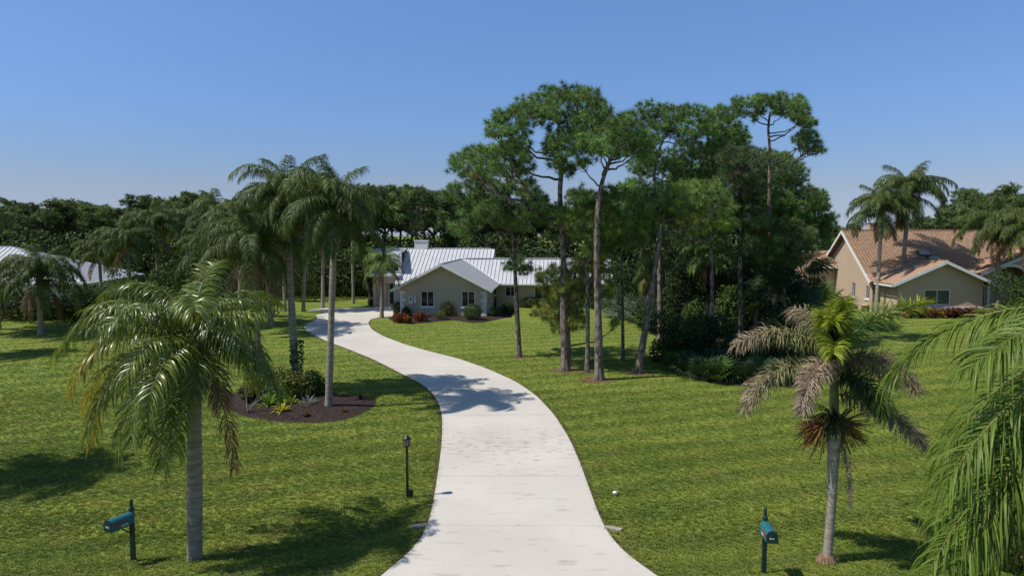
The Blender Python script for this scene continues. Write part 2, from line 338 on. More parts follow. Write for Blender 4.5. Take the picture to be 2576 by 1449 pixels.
def bed(name, P, n_chip, hmax=0.14):
    c = P.mean(0); rings = 7; vs = []; fs = []; n = len(P)
    for r in range(rings):
        t = 1 - r / rings; z = hmax * (1 - t ** 3) + 0.01
        for p in P:
            q = c + (p - c) * t; vs.append((q[0], q[1], float(gh(q[0], q[1])) + z + random.uniform(-.01, .02)))
    vs.append((c[0], c[1], float(gh(c[0], c[1])) + hmax + 0.01))
    for r in range(rings - 1):
        for i in range(n): fs.append((r * n + i, r * n + (i + 1) % n, (r + 1) * n + (i + 1) % n, (r + 1) * n + i))
    for i in range(n): fs.append(((rings - 1) * n + i, (rings - 1) * n + (i + 1) % n, rings * n))
    b_ = MB().add(vs, fs, True).obj(name, M['mulch'], kind='structure')
    # loose chips
    lo, hi = P.min(0), P.max(0); q = rng.uniform(lo, hi, (n_chip * 2, 2)); q = q[in_poly(P, q[:, 0], q[:, 1])][:n_chip]
    dd = 1.0 - np.clip(np.linalg.norm(q - c, axis=1) / (np.linalg.norm(P - c, axis=1).mean()), 0, 1)
    pos = np.stack([q[:, 0], q[:, 1], gh(q[:, 0], q[:, 1]) + 0.03 + hmax * np.clip(dd * 2.0, 0, 1) * 0.9], 1)
    Vv, Ff = scatter_quads(pos, 0.055, 0.02, flat=0.75); col = np.repeat(rng.uniform(0.5, 1.6, len(pos)), 4)[:, None] * np.array([[0.042, 0.026, 0.018]])
    o_ = mesh_obj('mulch_chips', np_mesh('mulch_chips', Vv, [Ff], col), M['dead'], b_, 'stuff')
    return b_
def rand_dirs(n):
    v = rng.normal(size=(n, 3)); return v / np.linalg.norm(v, axis=1)[:, None]
def scatter_quads(pos, ln, wd, flat=0.0, up=None, nrm=None):
    """one pointed leaf (a rhomb) per position"""
    n = len(pos); a = rand_dirs(n); a[:, 2] *= (1 - flat)
    if up is not None: a = a * (1 - up) + np.array([[0, 0, up]])
    a /= np.linalg.norm(a, axis=1)[:, None] + 1e-9
    r = rand_dirs(n) if nrm is None else nrm + 0.55 * rand_dirs(n)
    if flat: r = rand_dirs(n) * (1 - flat) + np.array([[0, 0, 1]]) * flat
    b = np.cross(a, r); b /= np.linalg.norm(b, axis=1)[:, None] + 1e-9
    s = rng.uniform(0.65, 1.3, (n, 1)); A = a * ln * s * 0.5; B = b * wd * s * 0.5
    V = np.stack([pos - A, pos + B, pos + A, pos - B], 1).reshape(-1, 3)
    F_ = np.arange(4 * n).reshape(-1, 4); return V, F_
FLOOR = smooth_loop([[p.x, p.y] for p in (gp(a, b) for a, b in [(1535, 790), (1600, 815), (1660, 850), (1672, 900), (1690, 930), (1740, 955), (1830, 970), (1960, 975), (2050, 960), (2075, 900), (2080, 830), (2070, 780), (1900, 760), (1700, 755), (1560, 765)])])
bed('forest_floor', FLOOR, 5000, .05)
bed('mulch_bed', BED, 5200); bed('mulch_bed', HBED, 2500, 0.10)

# ---------------------------------------------------------------- grass blades over the near lawn (nobody could count them)
def grass():
    mb = MB(); r = random.Random(3)
    for k in range(9):
        a = r.uniform(0, 6.283); h = r.uniform(0.025, 0.05); x, y = r.uniform(-.045, .045), r.uniform(-.045, .045); w = 0.0065; l = r.uniform(0.015, 0.05)
        dx, dy = math.cos(a), math.sin(a)
        mb.add([(x - dy * w, y + dx * w, -0.01), (x + dy * w, y - dx * w, -0.01), (x + dx * l * .4 + dy * w * .8, y + dy * l * .4 - dx * w * .8, h * .65), (x + dx * l * .4 - dy * w * .8, y + dy * l * .4 + dx * w * .8, h * .65), (x + dx * l, y + dy * l, h)], [(0, 1, 2, 3), (3, 2, 4)])
    tuft = mb.obj('grass_tuft', M['grass']); tuft['kind'] = 'stuff'
    # positions: dense near the road, thinning with distance
    pts = []
    for (y0, y1, dens) in [(13.0, 18, 330), (18, 24, 230), (24, 32, 130), (32, 42, 60), (42, 58, 22)]:
        half = (y1 + 1) * 0.80 + 3; n = int((y1 - y0) * 2 * half * dens); q = np.stack([rng.uniform(-half, half, n), rng.uniform(y0, y1, n)], 1)
        q = q[np.abs(q[:, 0]) < q[:, 1] * 0.78 + 3.0]; pts.append(q)
    q = np.concatenate(pts)
    for P in (offset_poly(ribbon_poly, -0.045), APRON, BED, HBED, FLOOR): q = q[~in_poly(P, q[:, 0], q[:, 1])]
    V = np.stack([q[:, 0], q[:, 1], gh(q[:, 0], q[:, 1])], 1)
    me = bpy.data.meshes.new('grass'); me.vertices.add(len(V)); me.vertices.foreach_set('co', V.astype(np.float32).ravel()); me.update()
    o = mesh_obj('grass', me, M['grass'], kind='stuff'); tag(o, 'short mown green grass covering the front lawns', 'grass')
    ng = bpy.data.node_groups.new('grass_nodes', 'GeometryNodeTree'); ng.interface.new_socket('Geometry', in_out='INPUT', socket_type='NodeSocketGeometry'); ng.interface.new_socket('Geometry', in_out='OUTPUT', socket_type='NodeSocketGeometry')
    n = ng.nodes; l = ng.links; gi = n.new('NodeGroupInput'); go = n.new('NodeGroupOutput'); ip = n.new('GeometryNodeInstanceOnPoints'); oi = n.new('GeometryNodeObjectInfo'); oi.inputs['Object'].default_value = tuft
    rv = n.new('FunctionNodeRandomValue'); rv.data_type = 'FLOAT_VECTOR'; rv.inputs[0].default_value = (-.2, -.2, 0); rv.inputs[1].default_value = (.2, .2, 6.283)
    rs = n.new('FunctionNodeRandomValue'); rs.data_type = 'FLOAT'; rs.inputs[2].default_value = 0.7; rs.inputs[3].default_value = 1.35; rs.inputs['Seed'].default_value = 5
    st = n.new('GeometryNodeStoreNamedAttribute'); st.data_type = 'FLOAT_VECTOR'; st.domain = 'INSTANCE'; st.inputs['Name'].default_value = 'root'; ps = n.new('GeometryNodeInputPosition')
    mp = n.new('GeometryNodeMeshToPoints'); l.new(gi.outputs[0], mp.inputs[0]); l.new(mp.outputs[0], ip.inputs['Points'])
    l.new(oi.outputs['Geometry'], ip.inputs['Instance']); l.new(rv.outputs[0], ip.inputs['Rotation']); l.new(rs.outputs[1], ip.inputs['Scale'])
    l.new(ip.outputs[0], st.inputs['Geometry']); l.new(ps.outputs[0], st.inputs['Value']); l.new(st.outputs[0], go.inputs[0])
    md = o.modifiers.new('grass', 'NODES'); md.node_group = ng
    # the source tuft stands in the lawn like the others
    p = gp(900, 1380); tuft.location = (p.x, p.y, p.z)
    tag(tuft, 'tuft of short green grass in the front lawn', 'grass')
    return len(V)
print('grass tufts', grass())

# ---------------------------------------------------------------- palms
G_QUEEN = ((0.055, 0.095, 0.022), (0.10, 0.15, 0.03))
def rowcol(base, var, n, r):
    c = np.array(base)[None] * (1 + var * r.uniform(-1, 1, (n, 1))); return np.clip(c, 0.002, 1)
def frond_mesh(name, L=3.4, e0=50, e1=-60, n=70, leaf=0.6, w=0.03, hang=0.9, power=1.2, seed=1, col=(0.06, 0.10, 0.022), tip=None, rach=(0.16, 0.17, 0.06), plum=0.5, segs=3, side_up=0.15, curl=0.0, start=0.14, side_bend=0.0, tuft_w=0.55):
    """rachis bends from e0 to e1 degrees; leaflets in two rows, each a folded ribbon falling by its own weight. x outwards, z up"""
    r = np.random.default_rng(seed); K = 24; s = np.linspace(0, 1, K)
    e = np.radians(e0 + (e1 - e0) * s ** power); az = np.radians(side_bend) * s ** 1.5
    d = np.stack([np.cos(e) * np.cos(az), np.cos(e) * np.sin(az), np.sin(e)], 1); P = np.concatenate([[[0, 0, 0]], np.cumsum((d[1:] + d[:-1]) / 2 * L / (K - 1), 0)])
    # rachis
    T = d; side = np.cross(T, [0, 0, 1.0]) ; side[:, :] = np.stack([-np.sin(az), np.cos(az), 0 * az], 1); up = np.cross(T, -side) ; up = np.where(np.linalg.norm(up, axis=1)[:, None] > 0, up, up)
    up = np.cross(side, T) * -1.0
    up = np.where(np.abs(up).sum(1)[:, None] < 1e-6, [0, 0, 1.0], up)
    if up[0, 2] < 0: up = -up
    rr = (0.030 * (1 - s) + 0.004) * (L / 3.4); V = []; nk = 5
    for k in range(nk):
        a = 2 * math.pi * k / nk; V.append(P + rr[:, None] * (side * math.cos(a) + up * math.sin(a)))
    V = np.stack(V, 1).reshape(-1, 3); i, k = np.meshgrid(np.arange(K - 1), np.arange(nk), indexing='ij'); i = i.ravel(); k = k.ravel(); k2 = (k + 1) % nk
    FQ = [np.stack([i * nk + k, (i + 1) * nk + k, (i + 1) * nk + k2, i * nk + k2], 1)]
    col_all = [np.repeat(np.array(rach)[None] * (1 - 0.3 * s)[:, None], nk, 0)]
    # leaflets
    ss = np.concatenate([np.linspace(start, 0.995, n)] * 2) + r.uniform(-.006, .006, 2 * n); ss = np.clip(ss, start, 1); sg = np.r_[np.ones(n), -np.ones(n)]
    m_ = 2 * n; B = np.stack([np.interp(ss, s, P[:, q]) for q in range(3)], 1); t = np.stack([np.interp(ss, s, T[:, q]) for q in range(3)], 1)
    sd = np.stack([np.interp(ss, s, side[:, q]) for q in range(3)], 1); u = np.stack([np.interp(ss, s, up[:, q]) for q in range(3)], 1)
    ln = leaf * (0.35 + 0.65 * np.sin(np.pi * np.clip(0.12 + 0.80 * ss, 0, 1)) ** 0.6) * r.uniform(0.8, 1.15, m_)
    fw = 0.35 + 0.75 * ss ** 2 + r.uniform(-.12, .12, m_); el = side_up + plum * r.uniform(-1, 1, m_)
    d0 = sd * sg[:, None] + t * fw[:, None] + u * el[:, None]; d0 /= np.linalg.norm(d0, axis=1)[:, None]
    nrm = np.cross(d0, t * 1.0) ; nrm /= np.linalg.norm(nrm, axis=1)[:, None] + 1e-9
    wv = np.cross(d0, nrm); wv = wv / (np.linalg.norm(wv, axis=1)[:, None] + 1e-9)
    tw = r.uniform(-0.9, 0.9, (m_, 1)); wv = wv * np.cos(tw) + nrm * np.sin(tw)
    prof = np.interp(np.linspace(0, 1, segs + 1), [0, 0.35, 0.8, 1], [0.5, 1.0, 0.6, 0.05]); pts = [B]; cur = B.copy(); hg = hang * r.uniform(0.7, 1.3, m_)
    dk = d0.copy()
    for q in range(segs):
        dk = dk + np.array([0, 0, -1.0]) * (hg * (0.25 + q * 0.8) / segs)[:, None] * 1.6
        if curl: dk += curl * r.normal(size=(m_, 3))
        dk /= np.linalg.norm(dk, axis=1)[:, None]; cur = cur + dk * (ln / segs)[:, None]; pts.append(cur.copy())
    rows = []
    for q, p in enumerate(pts):
        W = wv * (w * prof[q] * 0.5); rows += [p - W, p + W]
    LV = np.stack(rows, 1); nv = 2 * (segs + 1); base = len(V)
    idx = base + np.arange(m_)[:, None] * nv
    for q in range(segs): FQ.append(np.concatenate([idx + 2 * q, idx + 2 * q + 1, idx + 2 * q + 3, idx + 2 * q + 2], 1))
    V = np.concatenate([V, LV.reshape(-1, 3)])
    c = np.array(col)[None] * r.uniform(0.7, 1.35, (m_, 1)) * np.array([[1, 1, 1]])
    if tip is not None:
        f = np.clip((ss - 0.35) * 1.5 + r.uniform(-.25, .25, m_), 0, 1)[:, None]; c = c * (1 - f) + np.array(tip)[None] * r.uniform(0.7, 1.2, (m_, 1)) * f
    cc = np.repeat(c[:, None], nv, 1); grad = np.linspace(1.0, 1.12, nv)[None, :, None]; col_all.append((cc * grad).reshape(-1, 3))
    return np_mesh(name, V, FQ, np.concatenate(col_all), smooth=False)

LIB = {}
def lib(kind, k, bright=False):
    key = (kind, k) if not bright else (kind, k, 'b')
    if key in LIB: return LIB[key]
    sd = sum(ord(c) for c in kind) * 7 + k * 13
    g = {'up': (84, 20), 'high': (73, -48), 'mid': (56, -72), 'low': (32, -82), 'hang': (2, -88), 'dead': (-35, -89)}[kind]
    col = [(0.062, 0.094, 0.020), (0.074, 0.106, 0.022), (0.090, 0.122, 0.026)][k % 3]
    kw = dict(L=3.3 * (0.85 if kind == 'up' else 1.0), n=110, leaf=0.82, w=0.034, hang=1.5, segs=3)
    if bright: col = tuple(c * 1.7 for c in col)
    if kind == 'dead': col = (0.20, 0.13, 0.07); kw['rach'] = (0.2, 0.14, 0.08); kw['L'] = 2.6; kw['hang'] = 1.4
    if kind == 'hang' and k == 2: kw['tip'] = (0.22, 0.20, 0.05)
    LIB[key] = frond_mesh('frond', e0=g[0] + k * 4 - 4, e1=g[1] - k * 5, seed=sd, col=col, power=1.1 + .15 * k, **kw)
    LIB[key].materials.append(M['leaf'] if kind != 'dead' else M['dead']); return LIB[key]

def trunk_pts(b, t, lean_mid=(0, 0), n=10):
    b = Vector(b); t = Vector(t); m = (b + t) / 2 + Vector((lean_mid[0], lean_mid[1], 0)); out = []
    for i in range(n):
        s = i / (n - 1); out.append(b * (1 - s) ** 2 + m * 2 * s * (1 - s) + t * s * s)
    return out
def palm_trunk(root, b, t, r, m, mid=(0, 0), flare=1.35, rings=True, topr=0.8):
    H_ = (Vector(t) - Vector(b)).length; n = max(10, int(H_ / (0.11 if rings else 0.5))); pts = trunk_pts((0, 0, -0.05), Vector(t) - Vector(b), mid, n); rad = []
    for i in range(n):
        s = i / (n - 1); q = r * (1 + (topr - 1) * s) * (1 + (flare - 1) * math.exp(-s * H_ / 0.35)) * (1 + 0.05 * math.sin(s * H_ * 1.7 + b[0]))
        if rings: q *= 1.0 + (0.035 if i % 2 else -0.02) + random.uniform(-.008, .008)
        rad.append(q)
    return MB().tube(pts, rad, 12 if r > .12 else 9).obj('trunk', m, root)
def palm(label, base, crown, r=0.14, L=3.3, n=22, mid=(0, 0), group=None, m='palm_trunk', Yc=None, spec=None, dead=2, droop=0, seed=0, rings=True, name='palm_tree', bulge=True, fruit=True, dens=1.0, bright=False):
    """crown: pixel of the crown's centre, at the depth of the base"""
    b = base if isinstance(base, Vector) else gp(*base)
    t = crown if isinstance(crown, Vector) else at(crown[0], crown[1], b.y if Yc is None else Yc)
    root = thing(name, label, 'palm tree', b, 0, group); R = random.Random(seed * 31 + 5)
    palm_trunk(root, b, t, r, M[m], mid, rings=rings); tl = t - b
    if bulge:
        MB().lathe([(r * .72, -0.65), (r * 1.0, -0.45), (r * 1.25, -0.2), (r * 1.1, 0.05), (r * .6, 0.35), (0.02, 0.55)], tl, 10).obj('sheath', M['sheath'], root)
    n = int(n * 1.45)
    cls = ['up'] * max(1, int(n * .1)) + ['high'] * int(n * .27) + ['mid'] * int(n * .3) + ['low'] * int(n * .2) + ['hang'] * int(n * .13) + ['dead'] * dead
    a0 = R.uniform(0, 6.28)
    for i, c in enumerate(cls):
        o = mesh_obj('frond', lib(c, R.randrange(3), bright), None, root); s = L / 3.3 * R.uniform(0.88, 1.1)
        o.location = tl + Vector((0, 0, {'up': .25, 'high': .2, 'mid': .12, 'low': 0, 'hang': -.1, 'dead': -.25}[c])); o.scale = (s, s, s)
        o.rotation_euler = (R.uniform(-.15, .15), math.radians(droop) + R.uniform(-.06, .06), a0 + i * 2.39996 + R.uniform(-.2, .2))
        if c == 'dead': o['label'] = 'dry brown hanging frond'
    if fruit:
        mb = MB()
        for k in range(5):
            a = R.uniform(0, 6.28); q = R.uniform(.25, .45); mb.tube([tl + Vector((0, 0, -.1)), tl + Vector((math.cos(a) * q, math.sin(a) * q, -.25)), tl + Vector((math.cos(a) * q * 1.2, math.sin(a) * q * 1.2, -.25 - R.uniform(.3, .8)))], [.02, .018, .012], 4)
        mb.obj('fruit_stalk', M['sheath'], root)
    return root

# hero: broad queen palm left of the drive ---------------------------
def hero_palm_left():
    b = gp(490, 1407); t = at(489, 885, b.y); root = thing('palm_tree', 'broad palm with yellow-tipped drooping fronds beside the left mailbox', 'palm tree', b, 0)
    palm_trunk(root, b, t, 0.165, M['palm_trunk'], flare=1.12, topr=0.95); tl = t - b
    MB().lathe([(.15, -0.9), (.19, -0.5), (.22, -0.15), (.19, 0.15), (.10, 0.5), (0.03, 0.8)], tl, 14).obj('sheath', M['sheath'], root)
    for k in range(12):
        a = k * 2.4; MB().tube([tl + Vector((math.cos(a) * .16, math.sin(a) * .16, -.6 + k * .05)), tl + Vector((math.cos(a) * .25, math.sin(a) * .25, -.3 + k * .05)), tl + Vector((math.cos(a) * .36, math.sin(a) * .36, .0 + k * .05))], [.05, .04, .015], 5).obj('leaf_base', M['sheath'], root)
    # azimuth (0 = right, 90 = away, -90 = towards the camera), start and end elevation, length, tip colour, hang
    Y_, B_ = (0.34, 0.27, 0.03), (0.20, 0.10, 0.045)
    spec = [(88, 84, 10, 2.3, None, .6), (20, 74, -38, 2.9, None, 1), (165, 72, -42, 3.1, None, 1), (-70, 70, -30, 2.3, None, .8), (110, 70, -40, 2.8, None, .9), (-120, 66, -58, 2.6, None, .9), (60, 64, -45, 2.9, None, 1), (205, 60, -62, 3.0, None, 1), (-20, 62, -52, 2.8, None, 1), (140, 55, -55, 3.1, None, 1), (0, 48, -72, 3.2, None, 1),
            (182, 44, -78, 3.2, Y_, 1), (-45, 38, -76, 3.0, None, 1), (-150, 34, -80, 3.3, Y_, 1), (35, 30, -75, 3.1, None, 1), (-98, 8, -86, 2.6, None, .8), (190, 12, -84, 3.3, Y_, .9), (-165, 4, -84, 3.4, Y_, .8), (-8, 16, -66, 3.2, None, 1), (-30, 6, -84, 2.5, B_, 1), (150, 10, -80, 3.0, None, 1), (75, 14, -78, 2.9, None, 1), (-128, -4, -86, 2.9, None, .9), (115, 25, -76, 2.9, None, 1), (-84, -22, -88, 2.5, None, .9), (-62, 22, -84, 2.7, None, 1), (175, 64, -30, 2.9, None, 1), (5, 70, -25, 3.0, None, 1), (-30, 58, -45, 2.9, None, 1), (150, 66, -20, 3.0, None, 1), (-160, 56, -60, 3.2, None, 1), (-175, 26, -74, 3.3, Y_, .9), (20, 52, -50, 3.0, None, 1), (-100, 50, -75, 2.8, None, .9), (-140, 16, -82, 3.2, None, 1), (-12, 34, -60, 3.4, None, 1), (-86, 34, -86, 3.1, None, .8), (-94, -6, -89, 2.9, None, .8), (-104, 20, -86, 3.0, None, .8)]
    for i, (a, e0, e1, L, tip, hg) in enumerate(spec):
        if i in (10, 12, 29, 32): continue
        L *= .90 * (1.14 if e0 >= 56 else 1.04) * (.68 if (-70 < a < 50 and a != -8) else 1.0) * (.82 if a == -8 else 1)
        me = frond_mesh('frond', L=L, e0=e0, e1=e1, n=98, leaf=0.66, w=0.026, hang=hg * 1.5, seed=100 + i, col=(0.105, 0.140, 0.018) if i % 3 else (0.150, 0.190, 0.024), tip=tip, power=0.95 if e0 < 30 else 1.15, side_bend=random.uniform(-14, 14), plum=.65)
        o = mesh_obj('frond', me, M['leaf_gloss'], root); o.location = tl + Vector((0, 0, .35 - .012 * i - (.2 if e0 < 10 else 0))); o.rotation_euler = (random.uniform(-.1, .1), 0, math.radians(a))
        if tip is Y_: o['label'] = 'frond with yellowed tips'
    me = frond_mesh('frond', L=2.7, e0=-15, e1=-89, n=70, leaf=0.5, w=0.026, hang=1.8, seed=150, col=(0.19, 0.105, 0.05), rach=(.18, .11, .06), power=.45, curl=.12)
    o = mesh_obj('frond', me, M['dead'], root); o.location = tl + Vector((.1, -.1, -.2)); o.rotation_euler = (0, 0, math.radians(-25)); o['label'] = 'dry brown frond hanging down'
    mb = MB()
    for k in range(60):
        p0 = tl + Vector((-.55, -.35, .0)); d = Vector((random.gauss(-.5, .35), random.gauss(-.2, .3), random.uniform(-1.2, -.3))).normalized(); l = random.uniform(.4, .9)
        mb.tube([p0 + d * .05, p0 + d * l * .5, p0 + d * l + Vector((0, 0, -.12))], [.012, .014, .008], 4)
    mb.tube([tl + Vector((0, 0, -.2)), tl + Vector((-.3, -.2, .05)), tl + Vector((-.56, -.36, -.02))], [.03, .03, .02], 6)
    mb.obj('fruit_stalk', M['sheath'], root)
hero_palm_left()

# hero: palm with many dead grey fronds right of the drive ------------
def hero_palm_right():
    b = gp(2080, 1416); t = at(2098, 935, b.y); root = thing('palm_tree', 'pale-trunked palm with dead grey arching fronds and a yellow-green heart', 'palm tree', b, 0); tl = t - b
    n = 60; pts = []; rad = []
    for i in range(n):
        s = i / (n - 1); p = Vector((tl.x * s + .06 * math.sin(s * 3.1), 0, -0.03 + tl.z * s)); pts.append(p)
        q = np.interp(s, [0, .03, .25, .50, .63, .70, .72, 1], [.125, .102, .104, .118, .138, .150, .118, .09]); rad.append(q * (1 + (.02 if i % 2 else -.01)))
    k = int(n * .69)
    MB().tube(pts[:k + 1], rad[:k + 1], 14).obj('trunk', M['palm_trunk_pale'], root)
    MB().tube(pts[k:], rad[k:], 12).obj('crownshaft', M['crownshaft'], root)
    mb = MB()
    for j in range(16):
        a = j * .393; d = Vector((math.cos(a), math.sin(a), 0)); mb.tube([Vector((0, 0, .22)) + d * .1, Vector((0, 0, .06)) + d * .19, d * .23 + Vector((0, 0, -.05))], [.05, .05, .03], 5)
    mb.obj('root_base', M['sheath'], root)
    G, YG, D1, D2 = (0.055, 0.11, 0.022), (0.28, 0.32, 0.03), (0.34, 0.255, 0.185), (0.29, 0.225, 0.175)
    OL = (0.15, 0.16, 0.06)
    spec = [  # az, e0, e1, L, col, tip, z, hang, power
        (172, 58, -40, 2.5, OL, D1, .2, .9, 1.0), (188, 30, -72, 2.55, OL, D1, .0, .9, 1.0), (-138, 44, -84, 2.0, D1, D2, .0, .7, .9), (10, 48, 2, 2.6, G, YG, .45, .25, 1.0), (-22, 46, -72, 2.0, (0.2, .17, .09), (0.42, .31, .21), .1, .7, 1.0),
        (25, 22, -48, 2.3, (.13, .12, .07), D2, .0, .9, 1.0), (-12, -2, -50, 2.3, (.17, .15, .11), D2, -.5, .7, .8), (-118, 66, -8, 1.5, (0.10, .16, .03), YG, .42, .35, 1.6), (-106, 78, 20, 1.6, (0.16, .21, .03), YG, .42, .35, 1.5), (-130, 70, 0, 1.5, (0.12, .18, .03), YG, .40, .35, 1.5), (-116, 50, -40, 1.4, (0.16, .21, .03), YG, .40, .35, 1.2), (110, 75, -10, 1.9, OL, D1, .2, .8, 1.2), (60, 48, -30, 2.0, (.045, .08, .02), None, .1, .6, 1.0), (150, 20, -60, 2.2, (.05, .08, .025), D1, .0, .8, 1.0), (-60, 15, -65, 1.5, (.05, .08, .02), None, -.1, .6, 1.0)]
    for i, (a, e0, e1, L, col, tip, z, hg, pw) in enumerate(spec):
        me = frond_mesh('frond', L=L, e0=e0, e1=e1, n=260, leaf=0.46 if col != (0.10, .16, .03) else .5, w=0.024 if tip is not None else .03, hang=hg, seed=200 + i, col=col, tip=tip, power=pw, plum=1.5, side_up=.1, curl=.22 if tip is not None and tip is not YG else .05, rach=(.2, .19, .1), start=.06)
        o = mesh_obj('frond', me, M['dead'] if (tip is D1 or tip is D2) else M['leaf'], root); o.location = tl + Vector((0, 0, z)); o.rotation_euler = (0, 0, math.radians(a))
        if tip is D1 or tip is D2: o['label'] = 'dead grey-brown frond'
        elif tip is YG: o['label'] = 'yellow-green living frond'
    MB().tube([tl + Vector((0, 0, -.1)), tl + Vector((.22, .05, .75)), tl + Vector((.36, .08, 1.35))], [.05, .03, .006], 6).obj('spear_leaf', M['crownshaft'], root)
    me = frond_mesh('frond', L=1.7, e0=-70, e1=-90, n=100, leaf=0.28, w=0.018, hang=1.9, seed=260, col=(.27, .20, .15), tip=D2, power=1, plum=.8, curl=.25, rach=(.2, .14, .1))
    o = mesh_obj('frond', me, M['dead'], root); o.location = Vector((.12, -.06, tl.z * .69)); o.rotation_euler = (0, 0, math.radians(-25)); o['label'] = 'dead frond hanging along the trunk'
    for (a, s_, cl, z0) in ((185, 1.0, (.28, .13, .05), .715), (5, 1.1, (.24, .14, .04), .71), (-120, .75, (.07, .075, .03), .78), (80, .7, (.16, .08, .03), .72)):
        vs = []; mb = MB()
        for j in range(110):
            aa = math.radians(a) + random.gauss(0, .55); el = random.gauss(-.1, .5); l = random.uniform(.35, .75) * s_; d = Vector((math.cos(aa) * math.cos(el), math.sin(aa) * math.cos(el), math.sin(el)))
            p0 = Vector((0, 0, tl.z * z0)) + Vector((math.cos(math.radians(a)), math.sin(math.radians(a)), 0)) * .14
            mb.tube([p0, p0 + d * l * .5 + Vector((0, 0, .04)), p0 + d * l + Vector((0, 0, -.10))], [.011, .012, .012], 3, cap=False)
        me = mb.mesh('flower_cluster'); me.color_attributes.new('tint', 'FLOAT_COLOR', 'POINT'); c_ = np.ones((len(me.vertices), 4), dtype=np.float32); c_[:, :3] = cl; me.color_attributes['tint'].data.foreach_set('color', c_.ravel())
        o = mesh_obj('flower_cluster', me, M['dead'], root)
hero_palm_right()

# foreground palm, its crown just outside the right edge ---------------
def near_palm():
    Yp = 6.6; t = at(3015, 868, Yp); b = Vector((t.x, t.y, float(gh(t.x, t.y)))); root = thing('palm_tree', 'close bright green palm whose long fronds reach in from the right edge', 'palm tree', b, 0); tl = t - b
    palm_trunk(root, b, t, 0.17, M['palm_trunk']); G1 = (0.112, 0.165, 0.022)
    MB().lathe([(.14, -0.8), (.2, -0.4), (.22, -0.1), (.19, 0.15), (.10, 0.5), (0.03, 0.8)], tl, 12).obj('sheath', M['sheath'], root)
    spec = [(187, 10, -62, 3.0, -4), (183, -20, -74, 3.8, 0), (194, -36, -82, 3.6, 4), (150, 35, -50, 2.0, 0), (206, -18, -80, 3.4, -4), (170, -6, -75, 3.2, 0), (216, -48, -86, 3.3, 0), (196, 16, -70, 2.1, 0), (180, -2, -80, 3.1, 6), (188, -8, -70, 3.3, 2), (199, -28, -80, 3.5, 0), (178, -30, -76, 3.5, 0), (190, -50, -86, 3.6, 0), (172, 12, -68, 2.8, 0), (184, -14, -66, 3.5, -3), (188, 32, -38, 2.6, 0), (210, -2, -78, 3.2, 0), (240, 5, -84, 2.8, 0), (150, 35, -60, 3, 0), (90, 40, -60, 3, 0), (20, 50, -60, 3, 0), (-30, 20, -70, 3, 0), (-70, 50, -60, 2.6, 0), (60, 20, -70, 3, 0), (0, 75, 0, 2.4, 0)]
    for i, (a, e0, e1, L, sb) in enumerate(spec):
        me = frond_mesh('frond', L=L, e0=e0, e1=e1, n=120, leaf=0.70, w=0.020, hang=.8, seed=300 + i, col=G1, power=1.0, side_bend=sb, plum=.45, segs=5, rach=(.26, .26, .08))
        o = mesh_obj('frond', me, M['leaf'], root); o.location = tl; o.rotation_euler = (0, 0, math.radians(a))
near_palm()

QP = 'queen palms rising from the mulch island'
p1 = palm('tall ring-trunked palm at the right of the mulch island, its trunk clear to the ground', (826, 1028), (842, 543), .15, 2.9, 24, group=QP, seed=1, dead=0, fruit=False)
p2 = palm('palm in the middle of the mulch island with climbing vine on its trunk', (748, 985), (722, 513), .175, 3.1, 26, (-.1, 0), group=QP, seed=2, dead=1)
p3 = palm('leftmost palm of the mulch island, the shorter one with the ragged trunk top', (655, 992), (640, 630), .13, 3.0, 20, group=QP, seed=3, dead=3)
FP = 'palms beyond the bend of the driveway'
palm('thick grey-trunked palm standing in the lawn left of the driveway bend', (683, 822), (668, 630), .21, 3.6, 22, group=FP, seed=4)
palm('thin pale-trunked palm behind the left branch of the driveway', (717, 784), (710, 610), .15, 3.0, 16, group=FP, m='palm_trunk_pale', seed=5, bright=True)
palm('brown-topped palm at the tip of the small grass island of the drive', (763, 783), (770, 570), .17, 3.2, 18, group=FP, seed=6)
palm('palm half hidden behind the tallest ring-trunked trunk near the far lawn', (812, 775), (812, 575), .17, 3.2, 18, group=FP, m='palm_trunk_pale', seed=7)
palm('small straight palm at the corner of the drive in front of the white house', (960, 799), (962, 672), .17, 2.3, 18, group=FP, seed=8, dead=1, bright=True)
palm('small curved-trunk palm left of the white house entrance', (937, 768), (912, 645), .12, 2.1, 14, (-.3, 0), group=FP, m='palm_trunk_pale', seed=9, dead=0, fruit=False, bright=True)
LP = 'palms on the left neighbour lawn'
palm('dark low palm with hanging fronds in front of the left white-roofed house', (103, 845), (100, 700), .2, 3.4, 26, group=LP, seed=10, dead=3)
palm('dark palm with its crown cut by the left edge in front of the white-roofed house', (-12, 840), (-14, 715), .2, 2.6, 20, group=LP, seed=22, dead=1)
palm('tall palm at the far left edge of the photo', (-35, 830), (-80, 545), .17, 3.1, 20, group=LP, seed=11, dead=0)
palm('palm outside the left edge that shades the lawn by the road', (-215, 1215), Vector(gp(-215, 1215)) + Vector((0, 0, 4.6)), .17, 3.0, 24, group=LP, seed=12)
palm('palm outside the left edge that shades the left mound', (-150, 905), Vector(gp(-150, 905)) + Vector((0, 0, 6.5)), .17, 3.2, 24, group=LP, seed=13)
NP = 'palms around the tan tiled house'
palm('left palm of the pair before the tan tiled house, its trunk leaning right', (2203, 790), (2216, 535), .19, 3.8, 22, (.15, 0), group=NP, seed=14, m='palm_trunk_pale')
palm('taller right palm of the pair before the tan tiled house', (2266, 783), (2288, 492), .22, 4.3, 24, (-.2, 0), group=NP, seed=15, m='palm_trunk_pale')
palm('palm in front of the arched entry of the tan tiled house', (2508, 800), (2512, 575), .2, 3.9, 26, group=NP, seed=16, dead=1)
palm('palm half out of the right edge beyond the arched entry', (2600, 812), (2590, 590), .2, 3.4, 22, group=NP, seed=17)
